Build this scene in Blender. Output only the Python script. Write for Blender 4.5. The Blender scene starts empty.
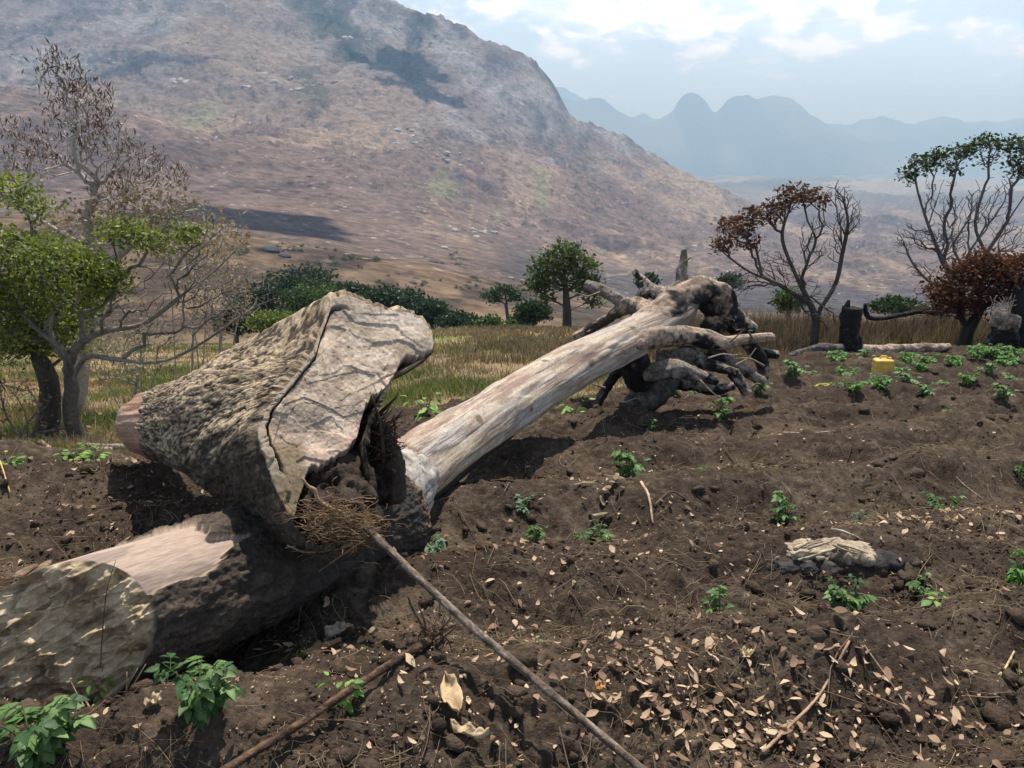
import bpy, math, random
import numpy as np
from mathutils import Vector
PI = math.pi
scene = bpy.context.scene
COL = scene.collection
rng = np.random.default_rng(7)

# ------------------------------------------------------------------ camera model
F = 773.0
PITCH = math.radians(16.8)
CAMZ = 1.6
cp, sp = math.cos(PITCH), math.sin(PITCH)

def ray(px, py):
    a = (px - 512.0) / F
    b = (384.0 - py) / F
    return np.array([a, cp + b * sp, -sp + b * cp])

def P(px, py, Y):
    """world point seen at (px, py) standing Y metres ahead"""
    d = ray(px, py)
    return np.array([0, 0, CAMZ]) + d * (Y / d[1])

def depth_of(p):
    p = np.asarray(p)
    return p[1] * cp + (CAMZ - p[2]) * sp

def pix(n, p):
    """n pixels at point p, in metres"""
    return n * depth_of(p) / F

# ------------------------------------------------------------------ numpy noise
def _h(ix, iy, iz, seed):
    with np.errstate(over='ignore'):
        n = ix * np.uint32(374761393) + iy * np.uint32(668265263) + iz * np.uint32(2147483647) + np.uint32((seed * 1274126177) & 0xFFFFFFFF)
        n = (n ^ (n >> np.uint32(13))) * np.uint32(1274126177)
        n = (n ^ (n >> np.uint32(15))) * np.uint32(2246822519)
        n = n ^ (n >> np.uint32(16))
    return (n >> np.uint32(8)).astype(np.float32) * np.float32(1 / 16777215)

def vnoise(x, y, z=0.0, seed=0):
    x = np.asarray(x, float); y = np.asarray(y, float)
    flat = np.ndim(z) == 0
    if not flat: x, y, z = np.broadcast_arrays(x, y, np.asarray(z, float))
    else: x, y = np.broadcast_arrays(x, y)
    xi, yi = np.floor(x), np.floor(y)
    fx, fy = (x - xi).astype(np.float32), (y - yi).astype(np.float32)
    xi, yi = xi.astype(np.int64).astype(np.uint32), yi.astype(np.int64).astype(np.uint32)
    fx = fx * fx * fx * (fx * (fx * 6 - 15) + 10); fy = fy * fy * fy * (fy * (fy * 6 - 15) + 10)
    one = np.uint32(1)
    if flat:
        zi = np.uint32(int(math.floor(float(z) * 7.3)) & 0xFFFF)
        a = _h(xi, yi, zi, seed); b = _h(xi + one, yi, zi, seed); c = _h(xi, yi + one, zi, seed); d = _h(xi + one, yi + one, zi, seed)
        t = a + (b - a) * fx; u = c + (d - c) * fx
        return (t + (u - t) * fy) * 2.0 - 1.0
    z0 = np.floor(z); fz = (z - z0).astype(np.float32); fz = fz * fz * (3 - 2 * fz); z0 = z0.astype(np.int64).astype(np.uint32)
    r = []
    for dz in (0, 1):
        zi = z0 + np.uint32(dz)
        a = _h(xi, yi, zi, seed); b = _h(xi + one, yi, zi, seed); c = _h(xi, yi + one, zi, seed); d = _h(xi + one, yi + one, zi, seed)
        t = a + (b - a) * fx; u = c + (d - c) * fx
        r.append(t + (u - t) * fy)
    return (r[0] + (r[1] - r[0]) * fz) * 2.0 - 1.0

def fbm(x, y, z=0.0, oct=4, seed=0, gain=0.5, lac=2.03):
    a, s, t = 1.0, 0.0, 0.0
    x = np.asarray(x, float); y = np.asarray(y, float); z = np.asarray(z, float)
    for k in range(oct):
        s = s + a * vnoise(x, y, z, seed + k * 17)
        t += a
        a *= gain
        c, q = 0.8, 0.6
        x, y, z = (x * c - y * q) * lac + 3.1, (x * q + y * c) * lac + 7.7, (z * lac + 1.3 if np.ndim(z) else z)
    return s / t * 1.6

def ridged(x, y, z=0.0, oct=4, seed=0):
    a, s, t = 1.0, 0.0, 0.0
    x = np.asarray(x, float); y = np.asarray(y, float); z = np.asarray(z, float)
    for k in range(oct):
        s = s + a * (1 - 2 * np.abs(vnoise(x, y, z, seed + k * 13)))
        t += a; a *= 0.5
        x, y, z = (x * .8 - y * .6) * 2.1 + 5, (x * .6 + y * .8) * 2.1, (z * 2.1 if np.ndim(z) else z)
    return s / t

def worley(x, y, seed=0):
    """F1, F2 and cell id in 2D"""
    x = np.asarray(x, float); y = np.asarray(y, float)
    xi, yi = np.floor(x), np.floor(y)
    fx, fy = (x - xi).astype(np.float32), (y - yi).astype(np.float32)
    xi, yi = xi.astype(np.int64).astype(np.uint32), yi.astype(np.int64).astype(np.uint32)
    f1 = np.full(x.shape, 9.0, np.float32); f2 = f1.copy(); cid = np.zeros(x.shape, np.float32)
    z0, z1 = np.uint32(0), np.uint32(1)
    for dx in (-1, 0, 1):
        for dy in (-1, 0, 1):
            cx, cy = xi + np.uint32(dx & 0xFFFFFFFF), yi + np.uint32(dy & 0xFFFFFFFF)
            h1 = _h(cx, cy, z0, seed); h2 = _h(cx, cy, z1, seed)
            d = np.hypot(h1 + dx - fx, h2 + dy - fy)
            m = d < f1
            f2 = np.where(m, f1, np.minimum(f2, d))
            cid = np.where(m, (h1 * 7.31 + h2 * 3.17) % 1.0, cid)
            f1 = np.where(m, d, f1)
    return f1, f2, cid

def sstep(a, b, x):
    t = np.clip((np.asarray(x, float) - a) / (b - a), 0, 1)
    return t * t * (3 - 2 * t)

def mixc(c, d, t):
    t = np.asarray(t)[..., None]
    return np.asarray(c) * (1 - t) + np.asarray(d) * t

# ------------------------------------------------------------------ mesh helpers
def tag(o, label=None, cat=None, group=None, kind=None):
    if label: o['label'] = label
    if cat: o['category'] = cat
    if group: o['group'] = group
    if kind: o['kind'] = kind
    return o

def empty(name, loc=(0, 0, 0)):
    o = bpy.data.objects.new(name, None)
    o.location = loc; o.empty_display_size = 0.1
    COL.objects.link(o)
    return o

def build(name, V, faces, mat, parent=None, col=None, smooth=True, uv=None, origin=None, matidx=None):
    """faces: (n,3) or (n,4) int array, or list of such arrays; V in world space"""
    V = np.asarray(V, float).reshape(-1, 3)
    if parent is not None:
        off = np.array(parent.matrix_world.translation) if parent.parent is None else np.array(parent.location)
        pl = parent
        off = np.zeros(3)
        while pl is not None:
            off = off + np.array(pl.location); pl = pl.parent
    elif origin is not None:
        off = np.asarray(origin, float)
    else:
        off = np.zeros(3)
    V = V - off
    if not isinstance(faces, (list, tuple)): faces = [faces]
    faces = [np.asarray(f, dtype=np.int32) for f in faces if len(f)]
    me = bpy.data.meshes.new(name)
    me.vertices.add(len(V)); me.vertices.foreach_set('co', V.astype(np.float32).ravel())
    li = np.concatenate([f.ravel() for f in faces])
    tot = np.concatenate([np.full(len(f), f.shape[1], np.int32) for f in faces])
    st = np.concatenate([[0], np.cumsum(tot)[:-1]]).astype(np.int32)
    me.loops.add(len(li)); me.loops.foreach_set('vertex_index', li)
    me.polygons.add(len(tot)); me.polygons.foreach_set('loop_start', st); me.polygons.foreach_set('loop_total', tot)
    if smooth: me.polygons.foreach_set('use_smooth', np.ones(len(tot), bool))
    if matidx is not None: me.polygons.foreach_set('material_index', np.asarray(matidx, np.int32))
    me.update(calc_edges=True)
    if col is not None:
        a = me.color_attributes.new('Col', 'FLOAT_COLOR', 'POINT')
        c = np.ones((len(V), 4), np.float32); c[:, :3] = np.asarray(col).reshape(-1, 3)
        a.data.foreach_set('color', c.ravel())
    if uv is not None:
        ul = me.uv_layers.new(name='UVMap')
        ul.data.foreach_set('uv', np.asarray(uv, np.float32).reshape(-1, 2)[li].ravel())
    me.validate()
    for m in (mat if isinstance(mat, (list, tuple)) else [mat]): me.materials.append(m)
    o = bpy.data.objects.new(name, me)
    COL.objects.link(o)
    if parent is not None: o.parent = parent
    elif origin is not None: o.location = origin
    return o

def grid_faces(R, C, wrap=False):
    r = np.arange(R - 1)[:, None]; c = np.arange(C if wrap else C - 1)[None, :]
    c2 = (c + 1) % C
    a = r * C + c; b = r * C + c2; d = (r + 1) * C + c; e = (r + 1) * C + c2
    return np.stack([a, b, e, d], -1).reshape(-1, 4)

def tubes(chains, cap=True):
    """chains: list of (pts (n,3), radii (n,), sides) -> V, [quads, tris], along (for colour)"""
    Vs, Qs, Ts, base, alongs, rads = [], [], [], 0, [], []
    for pts, rad, ns in chains:
        pts = np.asarray(pts, float); rad = np.asarray(rad, float)
        n = len(pts)
        if n < 2: continue
        t = np.gradient(pts, axis=0); t /= np.linalg.norm(t, axis=1)[:, None] + 1e-9
        ref = np.array([0, 0, 1.0]) if abs(t[0, 2]) < 0.9 else np.array([1.0, 0, 0])
        nrm = np.zeros_like(pts)
        v = np.cross(t[0], ref); v /= np.linalg.norm(v) + 1e-9
        for i in range(n):
            v = v - t[i] * np.dot(v, t[i]); v /= np.linalg.norm(v) + 1e-9
            nrm[i] = v
        bn = np.cross(t, nrm)
        ph = np.arange(ns) * 2 * PI / ns
        ring = pts[:, None, :] + rad[:, None, None] * (np.cos(ph)[None, :, None] * nrm[:, None, :] + np.sin(ph)[None, :, None] * bn[:, None, :])
        Vs.append(ring.reshape(-1, 3)); Qs.append(grid_faces(n, ns, True) + base)
        L = np.concatenate([[0], np.cumsum(np.linalg.norm(np.diff(pts, axis=0), axis=1))])
        alongs.append(np.repeat(L, ns)); rads.append(np.repeat(rad, ns))
        nb = base + n * ns
        if cap:
            Vs.append(pts[-1:] + t[-1:] * rad[-1] * 0.3); alongs.append([L[-1]]); rads.append([rad[-1]])
            k = np.arange(ns); Ts.append(np.stack([base + (n - 1) * ns + k, base + (n - 1) * ns + (k + 1) % ns, np.full(ns, nb)], -1)); nb += 1
            Vs.append(pts[:1] - t[:1] * rad[0] * 0.3); alongs.append([0]); rads.append([rad[0]])
            Ts.append(np.stack([base + (k + 1) % ns, base + k, np.full(ns, nb)], -1)); nb += 1
        base = nb
    V = np.concatenate(Vs)
    fs = [np.concatenate(Qs)]
    if Ts: fs.append(np.concatenate(Ts))
    return V, fs, np.concatenate(alongs), np.concatenate(rads)

def smooth_path(pts, n):
    """Catmull-Rom through pts, n samples"""
    p = np.asarray(pts, float)
    p = np.vstack([2 * p[0] - p[1], p, 2 * p[-1] - p[-2]])
    k = len(p) - 3
    out = []
    for s in np.linspace(0, k - 1e-6, n):
        i = int(s); t = s - i
        a, b, c, d = p[i], p[i + 1], p[i + 2], p[i + 3]
        out.append(0.5 * ((2 * b) + (-a + c) * t + (2 * a - 5 * b + 4 * c - d) * t * t + (-a + 3 * b - 3 * c + d) * t ** 3))
    return np.array(out)

# ------------------------------------------------------------------ materials
def newmat(name):
    m = bpy.data.materials.new(name); m.use_nodes = True
    nt = m.node_tree; nt.nodes.clear()
    out = nt.nodes.new('ShaderNodeOutputMaterial')
    b = nt.nodes.new('ShaderNodeBsdfPrincipled')
    nt.links.new(b.outputs[0], out.inputs[0])
    return m, nt, b

def col_mat(name, rough=0.9, nscale=40.0, namt=0.35, bscale=60.0, bump=0.5, bdist=0.01, spec=0.2, uvstretch=None, detail=6):
    """albedo from the Col attribute, broken up by fine noise, plus bump"""
    m, nt, b = newmat(name)
    N, L = nt.nodes.new, nt.links.new
    at = N('ShaderNodeAttribute'); at.attribute_name = 'Col'
    tc = N('ShaderNodeTexCoord')
    if uvstretch:
        mp = N('ShaderNodeMapping'); mp.inputs['Scale'].default_value = (uvstretch[0], uvstretch[1], 1)
        L(tc.outputs['UV'], mp.inputs[0]); vec = mp.outputs[0]
    else:
        vec = tc.outputs['Object']
    n1 = N('ShaderNodeTexNoise'); n1.inputs['Scale'].default_value = nscale; n1.inputs['Detail'].default_value = detail
    n1.inputs['Roughness'].default_value = 0.65
    L(vec, n1.inputs['Vector'])
    mr = N('ShaderNodeMapRange'); mr.inputs['From Min'].default_value = 0.3; mr.inputs['From Max'].default_value = 0.7
    mr.inputs['To Min'].default_value = 1 - namt; mr.inputs['To Max'].default_value = 1 + namt
    L(n1.outputs['Fac'], mr.inputs['Value'])
    vm = N('ShaderNodeVectorMath'); vm.operation = 'SCALE'
    L(at.outputs['Color'], vm.inputs[0]); L(mr.outputs[0], vm.inputs['Scale'])
    L(vm.outputs[0], b.inputs['Base Color'])
    n2 = N('ShaderNodeTexNoise'); n2.inputs['Scale'].default_value = bscale; n2.inputs['Detail'].default_value = 5
    n2.inputs['Roughness'].default_value = 0.6
    L(vec, n2.inputs['Vector'])
    bp = N('ShaderNodeBump'); bp.inputs['Strength'].default_value = bump; bp.inputs['Distance'].default_value = bdist
    L(n2.outputs['Fac'], bp.inputs['Height']); L(bp.outputs[0], b.inputs['Normal'])
    b.inputs['Roughness'].default_value = rough
    b.inputs['Specular IOR Level'].default_value = spec
    return m

def leaf_mat(name, rough=0.55, trans=0.35, spec=0.35):
    m, nt, b = newmat(name)
    N, L = nt.nodes.new, nt.links.new
    at = N('ShaderNodeAttribute'); at.attribute_name = 'Col'
    L(at.outputs['Color'], b.inputs['Base Color'])
    b.inputs['Roughness'].default_value = rough
    b.inputs['Specular IOR Level'].default_value = spec
    tr = N('ShaderNodeBsdfTranslucent')
    vm = N('ShaderNodeVectorMath'); vm.operation = 'MULTIPLY'; vm.inputs[1].default_value = (1.25, 1.3, 0.6)
    L(at.outputs['Color'], vm.inputs[0]); L(vm.outputs[0], tr.inputs['Color'])
    mx = N('ShaderNodeMixShader'); mx.inputs[0].default_value = trans
    L(b.outputs[0], mx.inputs[1]); L(tr.outputs[0], mx.inputs[2])
    out = [n for n in nt.nodes if n.type == 'OUTPUT_MATERIAL'][0]
    L(mx.outputs[0], out.inputs[0])
    return m

M_BARK = col_mat('bark', nscale=55, namt=0.4, bscale=90, bump=0.8, bdist=0.012)
M_WOOD = col_mat('weathered wood', nscale=45, namt=0.30, bscale=110, bump=0.35, bdist=0.004, rough=0.85, detail=9)
M_GRAIN = col_mat('grained wood', nscale=16, namt=0.32, bscale=30, bump=0.45, bdist=0.005, rough=0.8, uvstretch=(2.0, 0.9), detail=9)
M_TRUNK = col_mat('barkless trunk', nscale=14, namt=0.34, bscale=34, bump=0.4, bdist=0.005, rough=0.8, uvstretch=(1.5, 2.4), detail=9)
M_SOIL = col_mat('tilled soil', nscale=38, namt=0.35, bscale=75, bump=0.9, bdist=0.015, rough=1.0, spec=0.05, detail=9)
M_TERR = col_mat('hill terrain', nscale=0.07, namt=0.55, bscale=0.04, bump=0.9, bdist=9.0, rough=1.0, spec=0.0, detail=12)
def terrain_detail(m):
    nt = m.node_tree; N, L = nt.nodes.new, nt.links.new
    b = [n for n in nt.nodes if n.type == 'BSDF_PRINCIPLED'][0]
    src = b.inputs['Base Color'].links[0].from_socket
    tc = N('ShaderNodeTexCoord')
    cur = src
    for (sc, lo, hi, colr, thr) in [(0.045, .15, .22, (.030, .037, .022, 1), .55), (0.09, .16, .25, (.30, .27, .245, 1), .62), (0.022, .09, .15, (.028, .034, .022, 1), .5), (.13, .16, .25, (.045, .04, .032, 1), .45), (0.035, .08, .13, (.33, .30, .27, 1), .6)]:
        v = N('ShaderNodeTexVoronoi'); v.inputs['Scale'].default_value = sc; L(tc.outputs['Object'], v.inputs['Vector'])
        mr = N('ShaderNodeMapRange'); mr.inputs[1].default_value = lo; mr.inputs[2].default_value = hi; mr.inputs[3].default_value = 1; mr.inputs[4].default_value = 0; L(v.outputs['Distance'], mr.inputs[0])
        sx = N('ShaderNodeSeparateColor'); L(v.outputs['Color'], sx.inputs[0])
        gt = N('ShaderNodeMath'); gt.operation = 'GREATER_THAN'; gt.inputs[1].default_value = thr; L(sx.outputs[0], gt.inputs[0])
        cl = N('ShaderNodeTexNoise'); cl.inputs['Scale'].default_value = sc * .16; cl.inputs['Detail'].default_value = 4; L(tc.outputs['Object'], cl.inputs['Vector'])
        g2 = N('ShaderNodeMapRange'); g2.inputs[1].default_value = .46; g2.inputs[2].default_value = .58; L(cl.outputs['Fac'], g2.inputs[0])
        m1 = N('ShaderNodeMath'); m1.operation = 'MULTIPLY'; L(mr.outputs[0], m1.inputs[0]); L(gt.outputs[0], m1.inputs[1])
        m2 = N('ShaderNodeMath'); m2.operation = 'MULTIPLY'; L(m1.outputs[0], m2.inputs[0]); L(g2.outputs[0], m2.inputs[1])
        mx = N('ShaderNodeMix'); mx.data_type = 'RGBA'; L(m2.outputs[0], mx.inputs['Factor']); L(cur, mx.inputs['A']); mx.inputs['B'].default_value = colr
        cur = mx.outputs['Result']
    L(cur, b.inputs['Base Color'])
terrain_detail(M_TERR)
M_TWIG = col_mat('twig bark', nscale=25, namt=0.35, bscale=60, bump=0.5, bdist=0.01)
M_LEAF = leaf_mat('green leaf')
M_DRYLEAF = leaf_mat('dry leaf', rough=0.8, trans=0.2, spec=0.1)
M_GRASS = leaf_mat('dry grass', rough=0.8, trans=0.25, spec=0.1)
# ------------------------------------------------------------------ terrain height
LAYERS = [
 (6.0,   [(-900,462.5),(1900,462.5)]),
 (8.0,   [(-900,452),(130,450),(330,432),(420,419),(1900,417)]),
 (10.0,  [(-900,442),(130,438),(330,412),(450,397),(640,392),(1900,391)]),
 (14.0,  [(-900,415),(230,408),(450,372),(640,359),(1900,357)]),
 (20.0,  [(-900,388),(230,384),(450,350),(700,342),(1900,341)]),
 (27.0,  [(-900,372),(230,369),(450,338),(700,334),(1900,334)]),
 (40.0,  [(-900,353),(230,352),(450,330),(700,330),(1900,331)]),
 (60.0,  [(-900,346),(230,345),(450,332),(700,334),(1900,333)]),
 (100.0, [(-900,348),(230,350),(450,348),(700,344),(1900,340)]),
 (200.0, [(-900,280),(0,285),(250,302),(450,335),(600,340),(1900,338)]),
 (380.0, [(-900,190),(0,215),(180,222),(260,238),(330,250),(420,264),(500,286),(620,311),(800,319),(1900,322)]),
 (440.0, [(-900,194),(0,219),(180,226),(260,242),(330,254),(420,268),(500,288),(620,311),(800,318),(1900,321)]),
 (600.0, [(-900,190),(0,212),(200,222),(300,236),(420,258),(500,274),(620,302),(750,313),(1900,318)]),
 (900.0, [(-900,120),(0,160),(200,190),(300,205),(420,225),(500,245),(600,277),(700,289),(800,295),(1024,304),(1900,304)]),
 (1300.0,[(-900,40),(-200,70),(0,95),(150,126),(200,145),(273,151),(340,157),(420,186),(500,217),(600,250),(700,270),(800,277),(1024,286),(1900,286)]),
 (1500.0,[(-900,44),(0,99),(200,150),(300,152),(340,149),(420,166),(500,192),(600,228),(700,252),(800,264),(1024,272),(1900,272)]),
 (2100.0,[(-900,15),(0,30),(200,58),(300,75),(400,92),(500,128),(560,160),(600,180),(700,224),(800,245),(1024,250),(1900,250)]),
 (2900.0,[(-900,-75),(0,-70),(200,-50),(330,-20),(370,0),(430,20),(470,32),(500,45),(530,57),(547,72),(556,88),(565,108),(577,122),(600,131),(640,150),(680,171),(740,198),(775,218),(820,226),(1024,228),(1900,226)]),
 (3400.0,[(-900,-40),(0,-30),(370,70),(500,120),(620,190),(740,212),(800,214),(1900,216)]),
 (4500.0,[(-900,200),(1900,202)]),
 (7000.0,[(-900,189),(1900,188)]),
 (12000.0,[(-900,176),(1900,176)]),
 (20000.0,[(-900,167),(1900,167)]),
 (26000.0,[(-900,164),(1900,164)]),
]
_LY = np.array([l[0] for l in LAYERS]); _LYL = np.log(_LY)
_UG = np.linspace(-1.9, 1.9, 1521)
_LT = []
for Yl, pts in LAYERS:
    us, ts = [], []
    for (px, py) in pts:
        d = ray(px, py); us.append(d[0] / d[1]); ts.append(d[2] / d[1])
    t = np.interp(_UG, us, ts)
    k = np.exp(-0.5 * (np.arange(-12, 13) / (3.0 if Yl > 2000 and Yl < 3200 else 7.0)) ** 2); k /= k.sum()
    t = np.convolve(np.pad(t, 12, mode='edge'), k, mode='valid')
    _LT.append(t)
_LT = np.array(_LT)

SL = 0.15
def Hbase(x, y):
    """broad ground height; camera stands over (0,0)"""
    x = np.asarray(x, float); y = np.asarray(y, float)
    x, y = np.broadcast_arrays(x, y)
    yy = np.maximum(y, 6.0)
    u = np.clip(x / yy, -1.89, 1.89)
    fu = (u - _UG[0]) / (_UG[1] - _UG[0]); iu = np.clip(fu.astype(int), 0, len(_UG) - 2); wu = fu - iu
    ly = np.log(yy); il = np.clip(np.searchsorted(_LYL, ly, side='right') - 1, 0, len(_LY) - 2)
    wl = np.clip((ly - _LYL[il]) / (_LYL[il + 1] - _LYL[il]), 0, 1)
    t0 = _LT[il, iu] * (1 - wu) + _LT[il, iu + 1] * wu
    t1 = _LT[il + 1, iu] * (1 - wu) + _LT[il + 1, iu + 1] * wu
    z0 = _LY[il] * t0; z1 = _LY[il + 1] * t1
    far = yy > 150
    w2 = np.where(far, wl * wl * (3 - 2 * wl) * 0.55 + wl * 0.45, (yy - _LY[il]) / (_LY[il + 1] - _LY[il]))
    w2 = np.clip(w2, 0, 1)
    z = CAMZ + np.where(far, yy * (t0 * (1 - w2) + t1 * w2), z0 * (1 - w2) + z1 * w2)
    zp = -SL * y
    zflat = -SL * 6.0
    zc = np.where(y < 6.0, zp, z)
    return zc

def Hnoise(x, y):
    r = np.hypot(x, y)
    a = sstep(60, 1500, r)
    n = fbm(x / 420, y / 420, oct=5, seed=3) * 0.010 * r
    g = (ridged(x / 260, y / 420, oct=5, seed=9)) * 0.0065 * r
    n2 = fbm(x / 2600, y / 2600, oct=4, seed=21) * 75 * sstep(4200, 8000, r)
    near = fbm(x / 6, y / 6, oct=3, seed=5) * 0.10 * sstep(9, 22, y) + fbm(x / 40, y / 40, oct=4, seed=6) * 1.2 * sstep(90, 300, r)
    return (n + g - 0.002 * r) * a * np.where(r > 4200, np.clip(4200 / r, 0.2, 1), 1) + n2 + near

# field outline: back edge as a function of x
_EX = np.array([-30, -6.0, -4.0, -3.0, -1.2, 0.3, 1.6, 3.0, 4.5, 7.0, 10.0, 16.0, 30.0])
_EY = np.array([5.6, 6.0, 6.25, 6.5, 8.4, 9.0, 9.6, 11.4, 13.2, 14.9, 15.7, 16.5, 17.0])
def edgeY(x): return np.interp(x, _EX, _EY) + 0.18 * vnoise(np.asarray(x, float) * 1.3, 0.0, seed=4)
def in_field(x, y): return sstep(0.35, -0.05, y - edgeY(x))

RIDGE_A = math.radians(12)
def furrow_phase(x, y):
    v = -np.sin(RIDGE_A) * x + np.cos(RIDGE_A) * y + 0.16 * fbm(np.asarray(x) / 1.6, np.asarray(y) / 1.6, oct=2, seed=31)
    return v / 1.18
def soil(x, y):
    """worked-soil relief over Hbase"""
    x = np.asarray(x, float); y = np.asarray(y, float)
    ph = furrow_phase(x, y)
    bed = 0.095 * np.cos(2 * PI * ph)
    c1 = 0.065 * fbm(x / 0.55, y / 0.55, oct=3, seed=41)
    wx = x + 0.03 * vnoise(x * 9, y * 9, seed=51); wy = y + 0.03 * vnoise(x * 9, y * 9, seed=52)
    c2 = 0.030 * np.abs(fbm(wx / 0.15, wy / 0.15, oct=3, seed=43))
    lum = np.maximum(fbm(x / 0.30, y / 0.30, oct=2, seed=44), 0) ** 1.5
    f1, f2, cid = worley(wx / 0.062, wy / 0.062, seed=45)
    c3 = 0.026 * np.clip(0.75 - f1 + .25 * vnoise(x * 45, y * 45, seed=47), 0, 1) * (cid > 0.45) * np.clip(lum * 2.2 + .25, 0, 1.4)
    f1, f2, cid = worley(wx / 0.026, wy / 0.026, seed=46)
    c4 = 0.013 * np.clip(0.7 - f1, 0, 1) * (0.2 + cid) + .006 * fbm(x * 60, y * 60, oct=2, seed=48)
    return bed + c1 + c2 + c3 + c4
def H(x, y):
    """finished ground height near the camera"""
    f = in_field(x, y)
    return Hbase(x, y) + Hnoise(x, y) + f * soil(x, y) + 0.05 * f
def G(px, py):
    """ground point seen at a pixel (near ground)"""
    d = ray(px, py)
    ys = np.concatenate([np.arange(1.2, 30, 0.02)])
    pts = np.array([0, 0, CAMZ]) + d[None, :] * (ys / d[1])[:, None]
    h = Hbase(pts[:, 0], pts[:, 1]) + 0.05
    below = np.nonzero(pts[:, 2] < h)[0]
    i = below[0] if len(below) else len(ys) - 1
    p = pts[i].copy(); p[2] = float(H(p[0], p[1]))
    return p
def Gfar(px, py, y0=150, y1=12000):
    d = ray(px, py)
    ys = np.exp(np.linspace(math.log(y0), math.log(y1), 3000))
    pts = np.array([0, 0, CAMZ]) + d[None, :] * (ys / d[1])[:, None]
    h = Hbase(pts[:, 0], pts[:, 1]) + Hnoise(pts[:, 0], pts[:, 1])
    below = np.nonzero(pts[:, 2] < h)[0]
    if not len(below): return None
    i = below[0]; p = pts[i].copy(); p[2] = h[i]
    return p

# ------------------------------------------------------------------ valley and hills (one sheet)
def terrain_albedo(x, y, z):
    r = np.hypot(x, y)
    s = np.maximum(r / 1500, 0.25)
    n1 = fbm(x / 380, y / 900, oct=6, seed=61, gain=0.6)
    n2 = fbm(x / 95, y / 240, oct=6, seed=62, gain=0.65)
    n3 = fbm(x / 26, y / 66, oct=5, seed=63, gain=0.6)
    base = np.array([0.106, 0.077, 0.065])
    c = np.broadcast_to(base, x.shape + (3,)).copy()
    c = mixc(c, [0.195, 0.145, 0.105], sstep(0.05, 0.7, n1 + 0.5 * n2) * 0.75)
    c = mixc(c, [0.058, 0.044, 0.042], sstep(0.05, 0.55, -n1 + 0.55 * n2) * 0.75)
    c = mixc(c, [0.26, 0.19, 0.135], sstep(0.45, 0.85, n2 + 0.3 * n3) * 0.45)
    c = mixc(c, [0.045, 0.04, 0.038], sstep(0.5, 0.8, n3 - 0.35 * n1) * 0.55)
    # granite faces high on the left hill
    u = x / np.maximum(y, 1)
    rock = sstep(1500, 1900, y) * (1 - sstep(3100, 3400, y)) * sstep(-40, 60, z + 90 * n2 + (0.1 - u) * 30)
    streak = fbm(x / 60, z / 260, y / 260, oct=4, seed=66)
    rc = mixc([0.105, 0.094, 0.094], [0.165, 0.150, 0.145], sstep(-0.3, 0.6, streak + .3 * n3))
    rc = mixc(rc, [0.055, 0.052, 0.058], sstep(0.15, 0.6, -streak + 0.4 * n2))
    rc = mixc(rc, [0.125, 0.092, 0.072], sstep(0.0, 0.5, n1 - .2) * 0.7)
    c = mixc(c, rc, rock * (0.55 + 0.45 * sstep(-.2, .3, fbm(x / 300, y / 300, oct=4, seed=67))))
    # burnt ground across the nearer slope, and stubble line
    bn = sstep(430, 650, y) * (1 - sstep(880, 1150, y + 60 * n2)) * sstep(-0.08, 0.06, u + 0.03 * n2)
    c = mixc(c, [0.050, 0.046, 0.048], bn * 0.85)
    # scattered green plots
    gp = sstep(0.62, 0.78, fbm(x / 130, y / 130, oct=3, seed=71)) * (r > 700)
    c = mixc(c, [0.12, 0.12, 0.065], gp * 0.0)
    # near spur: dry straw with dark streaks
    nb = 1 - sstep(420, 600, y)
    c = mixc(c, mixc([0.135, 0.095, 0.062], [0.045, 0.036, 0.029], sstep(-.35, .35, n3 + .6 * fbm(x / 14, y / 30, oct=4, seed=73))), nb * 0.8)
    # valley floor beyond: pale scrub
    fv = sstep(3800, 6000, y)
    vc = mixc([0.11, 0.092, 0.075], [0.185, 0.155, 0.12], sstep(-.4, .6, fbm(x / 900, y / 1500, oct=5, seed=74)))
    vc = mixc(vc, [0.06, 0.06, 0.05], sstep(0.2, 0.6, fbm(x / 1500, y / 900, oct=4, seed=75)) * .7)
    c = mixc(c, vc, fv)
    return c

us = np.concatenate([np.linspace(-1.85, -0.82, 90)[:-1], np.linspace(-0.82, 0.82, 1150), np.linspace(0.82, 1.85, 90)[1:]])
ysv = np.exp(np.concatenate([np.linspace(math.log(19.0), math.log(90), 60)[:-1], np.linspace(math.log(90), math.log(3500), 680)[:-1], np.linspace(math.log(3500), math.log(26000), 110)]))
U, Yg = np.meshgrid(us, ysv)
X = U * Yg
Z = Hbase(X, Yg) + Hnoise(X, Yg)
# granite slabs, gullies and terraces for the hill
mt = sstep(700, 1600, Yg) * (1 - sstep(3000, 4200, Yg))
slab = fbm(X / 130, Yg / 110, oct=5, seed=81, gain=0.55)
Z = Z + mt * (16 * np.maximum(ridged(X / 190, Yg / 330, oct=5, seed=82) - 0.25, 0) + 8.0 * slab + 8 * sstep(.1, .2, fbm(X / 150, Yg / 110, oct=4, seed=83)) + 6 * sstep(.2, .28, fbm(X / 60, Yg / 50, oct=4, seed=84)))
edge_in = sstep(24, 19, Yg)
Z = Z - 0.06 * edge_in
TC = terrain_albedo(X, Yg, Z)
nearg = 1 - sstep(60, 130, Yg)
mead = mixc([0.24, 0.18, 0.10], [0.12, 0.13, 0.05], sstep(-.2, .5, fbm(X / 5, Yg / 5, oct=4, seed=91)))
mead = mixc(mead, [0.10, 0.07, 0.05], sstep(0.15, 0.3, U) * .8)
TC = mixc(TC, mead, nearg)
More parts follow.
